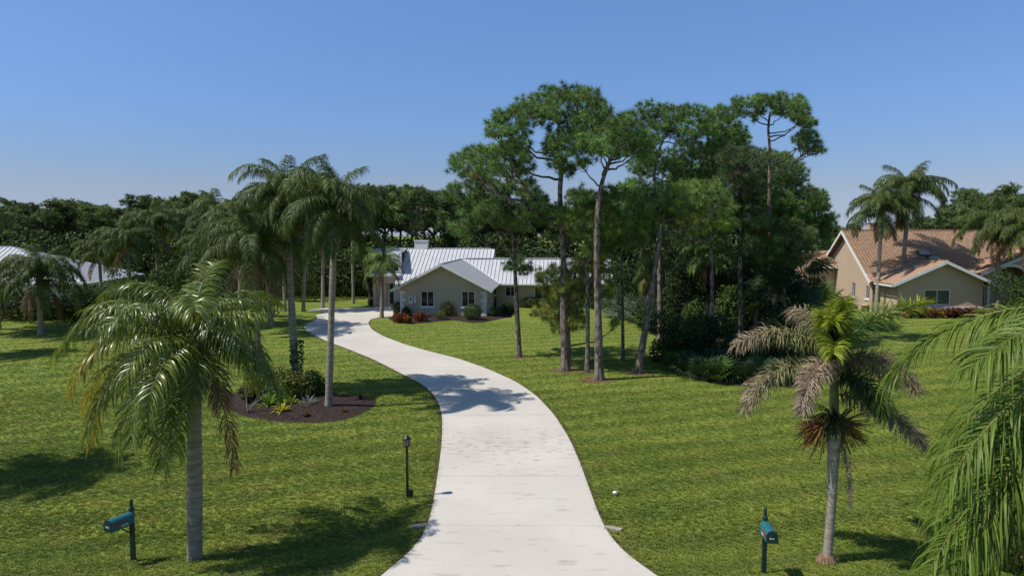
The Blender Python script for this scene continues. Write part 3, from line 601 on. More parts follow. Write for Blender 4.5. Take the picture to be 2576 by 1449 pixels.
palm('bright green palm with tan dead fronds inside the pine grove', (1783, 845), (1772, 655), .17, 2.6, 18, seed=18, m='palm_trunk_pale', dead=4, bright=True, group='palms inside the pine grove')
palm('slender palm wrapped by ivy beside the leaning pine', (1648, 812), (1645, 690), .11, 2.2, 14, seed=19, dead=2, group='palms inside the pine grove')
BGP = 'feathery palms in the wooded strip behind the left lawn'
for q, (x, y, Yd, L, lab) in enumerate([(392, 575, 64, 3.6, 'above the tip of the left metal roof'), (468, 565, 70, 3.8, 'in the middle of the wooded strip'), (322, 612, 60, 3.2, 'lowest beside the left metal roof'), (548, 560, 56, 3.6, 'nearest the tall island palms'), (600, 590, 50, 3.4, 'right behind the island palms'), (250, 640, 62, 2.6, 'just right of the hip of the left roof'), (885, 545, 74, 3.4, 'left of the white house chimney'), (520, 640, 54, 3.0, 'low above the broad front palm')]):
    t = at(x, y, Yd); palm('grey-green feathery palm ' + lab, Vector((t.x, Yd, float(gh(t.x, Yd)))), t, .16, L, 18, group=BGP, seed=30 + q, rings=False, dead=1)

# ---------------------------------------------------------------- leafy masses
def blob_points(c, r, n, shell=(0.6, 1.05), squash=0.85):
    d = rand_dirs(n); rad = rng.uniform(shell[0] ** 2, shell[1] ** 2, n) ** .5
    return np.array(c)[None] + d * rad[:, None] * np.array([[r[0], r[1], r[2]]]) if hasattr(r, '__len__') else np.array(c)[None] + d * rad[:, None] * r * np.array([[1, 1, squash]]), d
def foliage(blobs, leaf=0.10, wd=0.06, n=900, cols=((.05, .09, .02),), light=None, zmin=None, squash=.85, shell=(.6, 1.05)):
    Vs, Fs, Cs = [], [], []; b0 = 0
    for (c, r, *k) in blobs:
        m_ = int(n * (k[0] if k else 1)); p, d = blob_points(c, r, m_, shell, squash)
        if zmin is not None: keep = p[:, 2] > zmin; p = p[keep]; d = d[keep]
        # lumps: leaves gather round sub-centres
        V_, F_ = scatter_quads(p + 0.0, leaf, wd, nrm=d); Vs.append(V_); Fs.append(F_ + b0); b0 += len(V_)
        cc = np.array(cols)[rng.integers(0, len(cols), len(p))] * rng.uniform(.7, 1.35, (len(p), 1)); Cs.append(np.repeat(cc, 4, 0))
    return np_mesh('foliage', np.concatenate(Vs), [np.concatenate(Fs)], np.concatenate(Cs))
def shrub(label, px, py, wpx, hpx, n=1500, leaf=.09, cols=((.05, .09, .02), (.04, .07, .018)), group=None, round_=False, name='shrub', cat='shrub', wd=None, lumps=9):
    b = gp(px, py); k = ppm(b.y); w, h = wpx / k / 2, hpx / k; root = thing(name, label, cat, b, 0, group); R = random.Random(int(px * 7 + py))
    if round_: blobs = [((0, 0, h * .52), (w, w, h * .5), 1.0)]
    else:
        blobs = []
        for q in range(lumps):
            a = R.uniform(0, 6.28); rr = R.uniform(0, .62); s = R.uniform(.38, .55)
            blobs.append(((math.cos(a) * rr * w, math.sin(a) * rr * w * .8, h * (1 - s * .9) * R.uniform(.45, 1.0)), (w * s, w * s, h * s * .8), 1 / lumps * 1.2))
    me = foliage(blobs, leaf, wd or leaf * .6, n, cols, zmin=0.01, shell=(.72, 1.04) if round_ else (.5, 1.05)); mesh_obj('foliage', me, M['shrub'], root)
    mb = MB()
    for q in range(7):
        a = R.uniform(0, 6.28); mb.tube([(0, 0, -.05), (math.cos(a) * w * .3, math.sin(a) * w * .3, h * .4), (math.cos(a) * w * .6, math.sin(a) * w * .6, h * .8)], [.02, .015, .006], 4)
    mb.obj('stem', M['twig'], root); return root

# fan palms
def fan_mesh(name, r=.55, n=18, col=(.05, .085, .03), seed=0, stem=.6, spread=150):
    R = np.random.default_rng(seed); V = []; F = []; Cc = []
    def add(vs, c):
        b = len(V); V.extend(vs); F.append(tuple(range(b, b + len(vs)))); Cc.extend([c] * len(vs))
    add([(0, -.012, 0), (stem, -.008, 0), (stem, .008, 0), (0, .012, 0)], (.12, .13, .05))
    for i in range(n):
        a = math.radians(-spread + 2 * spread * i / (n - 1)) ; l = r * R.uniform(.85, 1.08) * (1 - .25 * abs(i / (n - 1) - .5)); w = .06; d = np.array([math.cos(a), math.sin(a)]); s = np.array([-d[1], d[0]]); dz = -.25 * R.uniform(.2, 1.4) * l
        c = tuple(np.array(col) * R.uniform(.7, 1.4)); o_ = np.array([stem, 0])
        m1 = o_ + d * l * .55; tp = o_ + d * l; add([(*o_, 0), (*(m1 - s * w * .5), .01), (*(m1 + s * w * .5), .01)], c); add([(*(m1 - s * w * .5), .01), (*tp, dz), (*(m1 + s * w * .5), .01)], c)
    me = bpy.data.meshes.new(name); me.from_pydata([tuple(map(float, v)) for v in V], [], F); a_ = me.color_attributes.new('tint', 'FLOAT_COLOR', 'POINT')
    c4 = np.ones((len(V), 4), dtype=np.float32); c4[:, :3] = np.array(Cc); a_.data.foreach_set('color', c4.ravel()); me.update(); me.materials.append(M['shrub']); return me
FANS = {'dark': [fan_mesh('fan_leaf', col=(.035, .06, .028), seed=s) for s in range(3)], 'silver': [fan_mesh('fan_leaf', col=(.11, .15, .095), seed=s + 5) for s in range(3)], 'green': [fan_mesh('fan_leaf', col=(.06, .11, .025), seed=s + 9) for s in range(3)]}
def palmetto(label, pos, tone, n=14, s=1.0, group=None, name='palmetto_plant', trunk=None, spread=(10, 80)):
    b = gp(*pos) if not isinstance(pos, Vector) else pos; root = thing(name, label, 'fan palm', b, 0, group); R = random.Random(int(b.x * 10 + b.y * 3)); z = 0.05
    if trunk: z = trunk; palm_trunk(root, b, b + Vector((0, 0, z)), .17, M['palm_trunk'], rings=False)
    for i in range(n):
        o = mesh_obj('fan_leaf', R.choice(FANS[tone]), None, root); o.location = (0, 0, z); k = s * R.uniform(.8, 1.25); o.scale = (k, k, k)
        o.rotation_euler = (R.uniform(-.5, .5), -math.radians(R.uniform(*spread)), i * 2.4 + R.uniform(-.3, .3))
    return root

# ---------------------------------------------------------------- pines
CELL = .40
def tuft_template(nn, L, w, seed):
    r = np.random.default_rng(seed); d = r.normal(size=(nn, 3)); d[:, 2] = d[:, 2] * .85 + .30; d /= np.linalg.norm(d, axis=1)[:, None]
    s = np.cross(d, r.normal(size=(nn, 3))); s /= np.linalg.norm(s, axis=1)[:, None]; l = L * r.uniform(.75, 1.1, (nn, 1))
    return np.stack([d * l * .05 - s * w / 2, d * l * .05 + s * w / 2, d * l], 1).reshape(-1, 3)
TT = {'hero': [tuft_template(64, .33, .019, s) for s in range(4)], 'far': [tuft_template(16, .42, .085, s + 10) for s in range(4)]}
def tufts_mesh(pos, kind='hero', scale=1.0, cols=None, name='crown'):
    n = len(pos); T_ = TT[kind]; which = rng.integers(0, len(T_), n); a = rng.uniform(0, 6.283, n); sc_ = rng.uniform(.75, 1.25, n) * scale
    V = np.empty((n, len(T_[0]), 3), dtype=np.float32)
    base = np.stack([T_[w] for w in range(len(T_))])[which]
    ca, sa = np.cos(a)[:, None], np.sin(a)[:, None]
    V[..., 0] = (base[..., 0] * ca - base[..., 1] * sa) * sc_[:, None] + pos[:, 0:1]; V[..., 1] = (base[..., 0] * sa + base[..., 1] * ca) * sc_[:, None] + pos[:, 1:2]; V[..., 2] = base[..., 2] * sc_[:, None] + pos[:, 2:3]
    F_ = np.arange(V.shape[0] * V.shape[1]).reshape(-1, 3); cols = cols if cols is not None else np.tile([[.05, .085, .02]], (n, 1))
    nd = V.shape[1]; cc = np.repeat(cols[:, None], nd, 1) * rng.uniform(.85, 1.2, (n, nd // 3, 1)).repeat(3, 1)
    return np_mesh(name, V.reshape(-1, 3), [F_], cc.reshape(-1, 3))
Z5 = lambda x, y: (1116.3 + x * .551, 188.9 + y * .551)
def pine(label, trunk, blobs, r0=.2, r1=.07, depth=2.3, copies=4, tone=(.050, .088, .022), warm=0.12, group='slash pines of the grove', Yfix=None, rmul=1.35, dens=62, seed=0, forks=(), vine=False, fill=2.6):
    """trunk and blobs in pixels of an enlarged crop of the photograph"""
    R = random.Random(seed); bx, by = Z5(*trunk[0])
    b = gp(bx, by) if Yfix is None else None
    if b is None: q = at(bx, by, Yfix); b = Vector((q.x, Yfix, float(gh(q.x, Yfix))))
    Y0 = b.y; k = ppm(Y0); root = thing('pine_tree', label, 'pine tree', b, 0, group); tp = [b + Vector((0, 0, -.05))]
    for i, (x, y) in enumerate(trunk[1:]): tp.append(at(*Z5(x, y), Y0 + R.uniform(-.1, .1) * i))
    # resample trunk smoothly
    P = np.array([tuple(p - b) for p in tp]); d = np.r_[0, np.cumsum(np.linalg.norm(np.diff(P, axis=0), axis=1))]; m_ = max(12, int(d[-1] / .28)); t = np.linspace(0, d[-1], m_)
    S = np.stack([np.interp(t, d, P[:, q]) for q in range(3)], 1)
    for _ in range(5): S[1:-1] = (S[:-2] + 2 * S[1:-1] + S[2:]) / 4
    rad = [(r0 + (r1 - r0) * (s / d[-1])) * (1 + .35 * math.exp(-s / .35)) * (1 + R.uniform(-.05, .05)) for s in t]
    MB().tube([tuple(p) for p in S], rad, 10).obj('trunk', M['pine_bark'], root)
    pos = []; col = []; B = []
    for bi, (x, y, r) in enumerate(blobs):
        for c in range(copies):
            dy = R.uniform(-depth, depth) if c else R.uniform(-depth * .3, depth * .3); jx, jy = (R.uniform(-.6, .6) * r, R.uniform(-.5, .5) * r) if c else (0, 0)
            B.append((at(*Z5(x + jx, y + jy), Y0 + dy) - b, r * .551 / k * rmul * R.uniform(.8, 1.1)))
    base_B = list(B)      # sprays that fill the room between neighbours
    for _ in range(int(len(base_B) * fill)):
        (pa, ra), (pb, rb) = R.choice(base_B), R.choice(base_B)
        if .3 < (pa - pb).length < 2.2: B.append((pa.lerp(pb, R.uniform(.3, .7)) + Vector((R.uniform(-.2, .2), R.uniform(-.2, .2), R.uniform(-.35, .15))), (ra + rb) * .5 * R.uniform(.75, 1.05)))
    # a few main limbs, each carrying the sprays nearest to it
    PB = np.array([tuple(p) for p, _ in B]); K_ = max(3, min(11, len(PB) // 9)); cen = PB[np.random.default_rng(seed).choice(len(PB), K_, replace=False)].copy()
    for _ in range(12):
        lab = np.argmin(((PB[:, None] - cen[None]) ** 2).sum(2), 1)
        for q in range(K_):
            if (lab == q).any(): cen[q] = PB[lab == q].mean(0)
    for q in range(K_):
        mem = np.where(lab == q)[0]
        if not len(mem): continue
        cc_ = Vector(cen[q]) - Vector((0, 0, .25)); tx = np.interp(cc_.z, S[:, 2], S[:, 0]); hd = math.hypot(cc_.x - tx, cc_.y); zt = min(max(cc_.z - (.30 + .35 * R.random()) * hd - .15, S[-1, 2] * .2), S[-1, 2] * .985)
        i0 = int(np.argmin(np.abs(S[:, 2] - zt))); a = Vector(S[i0]); ln = (cc_ - a).length; rl = min(rad[i0] * .62, .03 + .017 * ln); sag = Vector((R.uniform(-.12, .12) * ln, R.uniform(-.12, .12) * ln, -.10 * ln))
        LP_ = [a.lerp(cc_, u) + sag * math.sin(math.pi * u) + Vector((R.uniform(-1, 1), R.uniform(-1, 1), R.uniform(-1, 1))) * (.035 * ln if 0 < u < 1 else 0) for u in np.linspace(0, 1, 8)]
        mb = MB().tube(LP_, [rl * (1 - .6 * u) for u in np.linspace(0, 1, 8)], 7)
        for m_i in mem:
            p, rm = B[m_i]; j0 = min(range(1, 8), key=lambda j: (LP_[j] - p).length + .12 * (8 - j)); st = LP_[max(1, j0 - 1)]; l2 = (p - st).length; r2 = max(.012, min(rl * .45, .012 + .010 * l2))
            mid = st.lerp(p, .5) + Vector((R.uniform(-.12, .12), R.uniform(-.12, .12), R.uniform(-.14, .02))) * l2; mb.tube([st, mid, p], [r2, r2 * .75, r2 * .4], 5, cap=False)
            for _ in range(3):
                e = Vector(rand_dirs(1)[0]) * rm * .9; e.z = abs(e.z) * .7; mb.tube([mid.lerp(p, .5 + .5 * R.random()), p + e * .5 - Vector((0, 0, .04)), p + e], [r2 * .5, r2 * .35, .005], 3, cap=False)
        mb.obj('limb', M['pine_bark'] if rl > .06 else M['twig'], root)
    for p, rm in B:
        n = max(5, int(dens * rm * rm)); pts, dd = blob_points(tuple(p), rm, n, (.45, 1.05), .8)
        pos.append(pts); w = rng.random((n, 1)) < warm; base = np.array([tone]) * 2.4 * R.uniform(.55, 1.45) * rng.uniform(.55, 1.4, (n, 1))
        col.append(np.where(w, base * np.array([[1.6, 1.15, .9]]), base))
    pos = np.concatenate(pos); col = np.concatenate(col)
    cell = np.floor(pos / CELL + 0.37).astype(np.int64); _, keep = np.unique(cell[:, 0] * 1000003 + cell[:, 1] * 1009 + cell[:, 2], return_index=True); pos = pos[keep]; col = col[keep]      # tufts stand apart, one to a cell
    mesh_obj('crown', tufts_mesh(pos, 'hero', 1.0, col), M['needle'], root)
    # bare soil and needles round the foot
    if Yfix is None:
        mb = MB(); vs = [(0, 0, .035)]; nn = 20
        for q in range(nn):
            a = q / nn * 6.283; rr = r0 * R.uniform(2.2, 4.0); x_, y_ = math.cos(a) * rr * 1.3, math.sin(a) * rr; vs.append((x_, y_, float(gh(b.x + x_, b.y + y_)) - b.z + .008))
        mb.add(vs, [(0, 1 + q, 1 + (q + 1) % nn) for q in range(nn)], True); o = mb.mesh('pine_straw'); o = mesh_obj('fallen_needles', o, M['straw'], None, 'stuff'); o.location = b
        tag(o, 'bare reddish patch of fallen needles round the foot of a pine', 'needle litter', 'needle patches under the pines')
    if vine:
        Vp = []
        for i in range(len(S)):
            if S[i, 2] > S[-1, 2] * .12: Vp.append(S[i][None] + rand_dirs(60) * rad[i] * rng.uniform(.9, 2.2, (60, 1)))
        Vp = np.concatenate(Vp); V_, F_ = scatter_quads(Vp, .12, .08); c_ = np.repeat(np.array([[.03, .05, .018]]) * rng.uniform(.6, 1.4, (len(Vp), 1)), 4, 0); mesh_obj('vine', np_mesh('vine', V_, [F_], c_), M['shrub'], root)
    return root
pine('tallest pine with the widest crown, second trunk from the left in the grove', [(557, 1350), (552, 1200), (545, 1050), (548, 850), (538, 660), (530, 590), (530, 500), (545, 400), (520, 300), (530, 180)],
     [(440, 110, 42), (500, 98, 42), (560, 108, 42), (620, 98, 38), (665, 105, 38), (715, 145, 36), (738, 190, 28), (385, 150, 38), (330, 165, 30), (270, 195, 30), (232, 215, 28), (225, 262, 28), (290, 250, 26), (420, 190, 40), (490, 180, 40), (560, 190, 42), (640, 185, 42), (690, 235, 42), (355, 225, 26), (500, 325, 36), (545, 285, 32), (610, 255, 38), (515, 395, 34), (585, 345, 34), (645, 310, 34), (560, 430, 26),
      (60, 400, 34), (110, 378, 34), (150, 345, 32), (200, 370, 38), (250, 350, 34), (300, 335, 38), (345, 325, 36), (365, 372, 28), (88, 432, 28), (170, 432, 32), (240, 420, 32), (330, 430, 26), (390, 420, 24), (440, 600, 36), (402, 625, 30), (455, 655, 30), (545, 640, 24)], .24, .08, 2.4, seed=1)
pine('pine with the thickest mottled trunk, nearest the camera in the grove', [(710, 1392), (706, 1200), (702, 1000), (698, 800), (700, 640), (712, 540), (728, 460), (760, 390), (790, 320)],
     [(700, 280, 38), (760, 258, 38), (820, 215, 36), (862, 220, 34), (800, 290, 42), (860, 288, 38), (690, 335, 32), (750, 335, 36), (830, 340, 32), (905, 300, 38), (925, 350, 34), (655, 300, 32), (780, 212, 30), (630, 400, 26)], .235, .08, 2.2, seed=2)
pine('slim pine standing alone as the leftmost trunk on the lawn', [(345, 1287), (338, 1150), (328, 950), (320, 780), (310, 640), (298, 540), (285, 450)],
     [(130, 500, 36), (200, 500, 38), (262, 520, 38), (330, 500, 38), (392, 520, 34), (440, 560, 30), (60, 525, 34), (105, 600, 36), (180, 600, 38), (245, 600, 36), (380, 600, 36), (280, 665, 30), (62, 700, 32), (120, 695, 28), (350, 690, 28), (290, 882, 20), (330, 870, 24), (372, 882, 22), (342, 842, 20)], .165, .06, 2.0, tone=(.045, .075, .022), seed=3)
pine('thin dark pine between the two thick trunks, foliage low and drooping', [(655, 1357), (658, 1150), (655, 950), (650, 780), (655, 640), (670, 560)],
     [(600, 560, 34), (640, 545, 36), (622, 620, 36), (682, 600, 40), (600, 680, 32), (652, 700, 36), (700, 660, 36), (562, 655, 30), (742, 600, 38), (765, 545, 36), (802, 535, 32), (700, 740, 32), (760, 700, 34), (805, 685, 36), (852, 720, 38), (900, 742, 34), (660, 800, 26), (700, 832, 34)], .13, .06, 1.8, tone=(.058, .09, .020), warm=.2, seed=4)
pine('young pine with low yellow-green sprays around the trunk of the tallest pine', [(575, 1330), (572, 1200), (570, 1050), (585, 930), (640, 830)],
     [(640, 860, 30), (722, 880, 32), (682, 905, 36), (450, 920, 20), (490, 898, 22), (602, 922, 34), (560, 955, 32), (640, 960, 36), (700, 962, 38), (520, 960, 26), (580, 1010, 38), (560, 1068, 38), (520, 1060, 34), (470, 1092, 26), (440, 1082, 20), (600, 1120, 30), (560, 1145, 30), (782, 1132, 14)], .09, .04, 1.3, copies=5, dens=55, rmul=1.75, tone=(.080, .105, .022), warm=.35, seed=5)
pine('leaning pine whose trunk tilts to the right at the edge of the thicket', [(885, 1362), (908, 1230), (935, 1080), (960, 920), (982, 770), (1000, 650), (1010, 560)],
     [(940, 560, 40), (1000, 598, 42), (1052, 622, 40), (1102, 592, 42), (882, 560, 36), (930, 622, 36), (1150, 560, 42), (1202, 542, 40), (1080, 540, 36), (1252, 562, 36), (990, 690, 26), (1020, 520, 34)], .2, .09, 2.0, tone=(.055, .09, .022), seed=6)
pine('pine with sparse forked top in the middle of the grove skyline', [(990, 1100), (985, 800), (965, 560), (958, 440), (985, 330), (1020, 260)],
     [(920, 160, 34), (962, 182, 34), (1002, 172, 34), (1062, 172, 34), (930, 232, 36), (990, 240, 36), (1050, 232, 36), (1100, 182, 32), (1132, 172, 32), (1190, 190, 36), (940, 300, 36), (1100, 280, 40), (1150, 250, 42), (1210, 232, 36), (900, 400, 36), (880, 440, 28), (960, 385, 32), (1040, 402, 36), (1100, 420, 36), (1160, 345, 42), (1222, 335, 42)], .2, .07, 2.6, Yfix=47, seed=7, copies=3)
pine('pine with broad ragged crown right of the grove centre', [(1125, 1100), (1130, 800), (1135, 560), (1180, 400), (1220, 300)],
     [(1262, 172, 32), (1302, 190, 32), (1250, 240, 36), (1312, 262, 36), (1350, 292, 36), (1270, 312, 42), (1332, 342, 38), (1200, 420, 42), (1160, 470, 42), (1240, 460, 42), (1282, 402, 42), (1130, 520, 40), (1080, 480, 36), (870, 500, 28), (858, 525, 36)], .2, .07, 2.6, Yfix=50, seed=8)
pine('dark vine-clad pine behind the fan palms', [(1362, 1150), (1352, 950), (1355, 700), (1345, 520), (1350, 400)],
     [(1330, 380, 40), (1382, 372, 36), (1430, 382, 36), (1340, 440, 40), (1400, 460, 40), (1300, 480, 36), (1322, 562, 36), (1392, 562, 36), (1432, 522, 32), (1310, 640, 36), (1400, 650, 38)], .17, .09, 2.0, Yfix=43, tone=(.030, .045, .018), seed=9, vine=True)
pine('tall pine with an open umbrella top, highest at the right end of the grove', [(1492, 1100), (1490, 800), (1485, 560), (1488, 400), (1490, 320), (1478, 260), (1490, 170)],
     [(1350, 132, 26), (1400, 130, 30), (1450, 120, 32), (1500, 118, 32), (1552, 120, 32), (1602, 130, 32), (1640, 162, 26), (1350, 172, 22), (1440, 158, 26), (1520, 158, 24), (1592, 170, 30), (1682, 222, 20), (1640, 212, 24), (1662, 282, 26), (1700, 302, 24), (1622, 292, 20), (1640, 332, 24), (1692, 335, 20), (1722, 342, 14), (1420, 190, 18)], .19, .07, 2.0, Yfix=46, seed=10, copies=4)
pine('dense pine filling the right flank of the grove', [(1600, 1100), (1595, 800), (1575, 600), (1560, 460)],
     [(1480, 400, 40), (1542, 400, 40), (1592, 422, 36), (1622, 462, 36), (1500, 470, 42), (1562, 480, 42), (1612, 522, 38), (1662, 552, 40), (1700, 572, 36), (1730, 602, 26), (1552, 562, 46), (1482, 562, 42), (1622, 602, 46), (1700, 642, 44), (1562, 642, 46), (1642, 682, 42), (1722, 682, 36), (1762, 652, 26), (1720, 742, 30), (1500, 642, 42)], .2, .08, 2.6, Yfix=53, tone=(.045, .078, .022), seed=11, fill=1.0)
pine('dense dark pine filling the low middle of the grove', [(1080, 1100), (1080, 900), (1085, 700), (1090, 560)],
     [(800, 562, 42), (850, 602, 42), (902, 652, 42), (782, 642, 36), (1080, 652, 46), (1152, 642, 46), (1232, 642, 46), (1302, 642, 42), (850, 682, 40), (1402, 652, 46), (1452, 702, 46), (1122, 702, 36), (960, 720, 40), (1040, 740, 40), (1250, 730, 44)], .2, .08, 2.6, Yfix=56, tone=(.035, .06, .020), seed=12, fill=.8)

pine('light green pine in the middle of the grove, right of the leaning trunk', [(1230, 1150), (1225, 900), (1215, 720), (1200, 600)],
     [(1060, 600, 36), (1110, 585, 36), (1160, 575, 36), (1210, 565, 36), (1260, 580, 36), (1300, 610, 34), (1100, 640, 36), (1150, 640, 36), (1200, 630, 36), (1250, 650, 34), (1010, 640, 34), (1180, 690, 34), (1080, 690, 30), (1300, 680, 30), (1130, 520, 30), (1230, 510, 30)], .14, .06, 2.0, Yfix=41, tone=(.075, .110, .026), seed=21, fill=1.0)
pine('low bright green pine spray hanging behind the thin dark trunk', [(820, 1180), (815, 950), (810, 780), (800, 700)],
     [(740, 700, 34), (790, 690, 34), (840, 690, 36), (880, 720, 34), (900, 760, 30), (770, 750, 34), (830, 760, 34), (700, 760, 30), (740, 800, 30), (800, 640, 34), (860, 640, 34), (680, 640, 32), (740, 620, 30)], .11, .05, 1.4, Yfix=40, tone=(.070, .115, .026), seed=22, fill=.8)
pine('olive-toned pine low on the right flank of the grove', [(1560, 1120), (1555, 900), (1550, 760)],
     [(1420, 700, 36), (1480, 690, 36), (1540, 700, 36), (1600, 700, 36), (1660, 720, 34), (1450, 760, 36), (1520, 770, 36), (1590, 770, 36), (1650, 790, 32), (1480, 830, 34), (1560, 840, 34), (1620, 850, 30), (1390, 770, 30)], .13, .06, 1.8, Yfix=44, tone=(.048, .070, .022), seed=23, fill=.8)
pine('broad dark pine standing deep behind the forked and leaning pines', [(1100, 1100), (1100, 800), (1110, 560), (1120, 440)],
     [(x_ + (17 * ((x_ + y_) % 3)), y_, 42) for y_ in (370, 430, 490, 550, 610) for x_ in range(900 + (y_ % 4) * 10, 1480, 62)], .2, .08, 2.4, Yfix=57, tone=(.044, .072, .022), seed=24, fill=.2, copies=1)
# background pines: four trees, copied
def far_pine_meshes(seed, flat):
    R = random.Random(seed); H_ = 13.0; mb = MB(); pts = [Vector((0, 0, 0))]
    for i in range(1, 9): pts.append(Vector((R.uniform(-.12, .12) * i * .5, R.uniform(-.12, .12) * i * .5, H_ * .88 * i / 8)))
    mb.tube(pts, [.22 - .018 * i for i in range(9)], 7); pos = []; col = []
    nb = 34
    for i in range(nb):
        z = H_ * (R.uniform(.62, .98) if flat else R.uniform(.42, .98)); a = R.uniform(0, 6.28); w = (3.4 if flat else 2.7) * math.sqrt(max(.05, 1 - ((z / H_ - (.78 if flat else .68)) / .34) ** 2)); rr = w * R.uniform(.25, 1)
        p = Vector((math.cos(a) * rr, math.sin(a) * rr, z)); i0 = max(2, min(8, int((z - rr * .6) / (H_ * .88) * 8))); mb.tube([pts[i0], pts[i0].lerp(p, .5) + Vector((0, 0, -.12)), p], [.07, .05, .02], 4, cap=False)
        rm = R.uniform(.6, 1.15); n = int(40 * rm * rm); q, _ = blob_points(tuple(p), rm, n, (.2, 1), .6); pos.append(q); col.append(np.array([[.125, .175, .055]]) * R.uniform(.55, 1.35) * rng.uniform(.55, 1.4, (n, 1)))
    pos = np.concatenate(pos); return mb.mesh('trunk'), tufts_mesh(pos, 'far', 1.0, np.concatenate(col) * rng.uniform(.8, 1.2, (len(pos), 1)))
FARP = [far_pine_meshes(70 + s, s != 3) for s in range(6)]
for t_, c_ in FARP: t_.materials.append(M['twig']); c_.materials.append(M['needle'])
SKY = [(-80, 510), (0, 508), (70, 497), (150, 500), (215, 506), (270, 520), (320, 508), (370, 492), (440, 484), (500, 488), (535, 508), (600, 500), (700, 490), (800, 480), (880, 470), (935, 447), (985, 470), (1010, 458), (1050, 470), (1130, 462), (1190, 466), (1260, 480), (1400, 500), (1500, 490), (1600, 480), (1700, 470), (1800, 480), (1900, 480), (2000, 500), (2060, 545), (2090, 560), (2130, 565), (2200, 560), (2300, 560), (2400, 520), (2440, 470), (2480, 446), (2530, 470), (2576, 482), (2700, 480)]
sx, sy = zip(*SKY); Rb = random.Random(11); x = -70.0; kk = 0
WHERE = [(-1e9, 40, 'at the left edge above the metal roof'), (40, 110, 'above the ridge of the left metal roof'), (110, 200, 'above the hip of the left metal roof'), (200, 290, 'in the dip right of the left metal roof'), (290, 380, 'left of the rounded rise behind the broad palm'), (380, 500, 'forming the rounded rise behind the broad palm'), (500, 620, 'left of the tall island palms'), (620, 760, 'directly behind the vine-clad island palm'), (760, 880, 'behind the right island palm crown'), (880, 970, 'highest in the line left of the chimney'), (970, 1080, 'straight above the chimney of the white house'), (1080, 1180, 'above the white gable roof'), (1180, 1290, 'above the right end of the tall white roof'), (1290, 1450, 'seen between the slim and the tallest pine'), (1450, 1620, 'seen behind the thick mottled trunk'), (1620, 1850, 'behind the leaning pine'), (1850, 2080, 'behind the fan palms of the grove'), (2080, 2200, 'behind the left gable of the tiled house'), (2200, 2330, 'behind the pair of palms at the tiled house'), (2330, 2430, 'right of the palm pair above the tiled ridge'), (2430, 2530, 'highest above the right end of the tiled ridge'), (2530, 1e9, 'at the right edge above the tiled ridge')]
for row in range(2):
    x = -70.0 + row * 25
    while x < 2680:
        Y = Rb.uniform(84, 96) if row == 0 else Rb.uniform(98, 120); top = float(np.interp(x, sx, sy)) + (Rb.uniform(0, 14) if row == 0 else Rb.uniform(6, 26)) + (12 if 1260 < x < 2080 else 0); p = at(x, top, Y)
        h = p.z; t_, c_ = FARP[Rb.randrange(6)]; w = next(s for a, b_, s in WHERE if a <= x < b_)
        root = thing('pine_tree', ('distant flat-topped pine ' if row == 0 else 'distant pine standing farther back ') + w, 'pine tree', (p.x, Y, float(gh(p.x, Y)) - .05), Rb.uniform(0, 6.28), 'distant pines ' + w); s = h / 13.0
        s2 = s * Rb.uniform(.95, 1.25); root.scale = (s2, s2, s)
        mesh_obj('trunk', t_, None, root); mesh_obj('crown', c_, None, root); kk += 1
        x += Rb.uniform(36, 58)
print('far pines', kk)

# the dark wood under and behind them, one mass
def woodland():
    blobs = []; R = random.Random(5)
    for i in range(330):
        x = R.uniform(-100, 2700); Y = R.uniform(80, 112); p = at(x, 600, Y); h = R.uniform(4.4, 7.6); r = R.uniform(2.0, 3.4)
        if 2100 < x < 2480: h = min(h, 6.5)
        for q in range(2): blobs.append(((p.x + R.uniform(-1, 1), Y, h * (.35 + .42 * q)), (r, r, h * .33), 1))
    me = foliage(blobs, .50, .22, 330, ((.048, .074, .026), (.064, .098, .032), (.034, .052, .02), (.085, .12, .04)), zmin=0, shell=(.65, 1.05))
    o = mesh_obj('woodland', me, M['shrub'], kind='stuff'); tag(o, 'dark leafy woodland below the distant pines', 'woodland')
    # trunks of the wood, thin and pale here and there
woodland()
DK = ((.034, .054, .018), (.050, .080, .024), (.028, .042, .016))
MDK = ((.052, .084, .024), (.072, .112, .030), (.038, .060, .02))
# hedges and thickets, each a thing
def thicket(label, x0, x1, ybase, ytop, depth=2.0, leaf=.16, cols=DK, n=260, group=None, name='thicket', cat='thicket', seed=0):
    R = random.Random(seed + int(x0)); a, b = gp(x0, ybase), gp(x1, ybase); Y = (a.y + b.y) / 2; h = at((x0 + x1) / 2, ytop, Y).z - a.z; L = b.x - a.x
    root = thing(name, label, cat, ((a.x + b.x) / 2, Y, a.z), 0, group); blobs = []; m_ = max(3, int(L / 1.0))
    for i in range(m_):
        for q in range(3):
            hh = h * R.uniform(.7, 1.0); r = R.uniform(.7, 1.15); z = hh * (.22 + .28 * q); blobs.append(((-L / 2 + (i + .5) * L / m_ + R.uniform(-.3, .3), R.uniform(0, depth), z), (r, r, hh * .26), 1))
    mesh_obj('foliage', foliage(blobs, leaf, leaf * .6, n, cols, zmin=-.1, shell=(.6, 1.05)), M['shrub'], root); mb = MB()
    for i in range(m_):
        x = -L / 2 + (i + .5) * L / m_; mb.tube([(x, depth / 2, -.1), (x + .1, depth / 2, h * .4), (x + R.uniform(-.4, .4), depth / 2, h * .8)], [.06, .045, .02], 5)
    mb.obj('stem', M['twig'], root); return root
thicket('dark hedge along the far edge of the left mound below the metal roof', -40, 235, 812, 735, 2, .2, n=300)
thicket('dark bushes hiding the right end of the left white house', 150, 300, 812, 705, 2, .18, MDK, n=500)
thicket('tall dark thicket behind the broad front palm', 245, 560, 818, 655, 3, .22, MDK, n=300)
thicket('thicket between the island palms and the far palms', 540, 700, 800, 640, 3, .2, MDK, n=260)
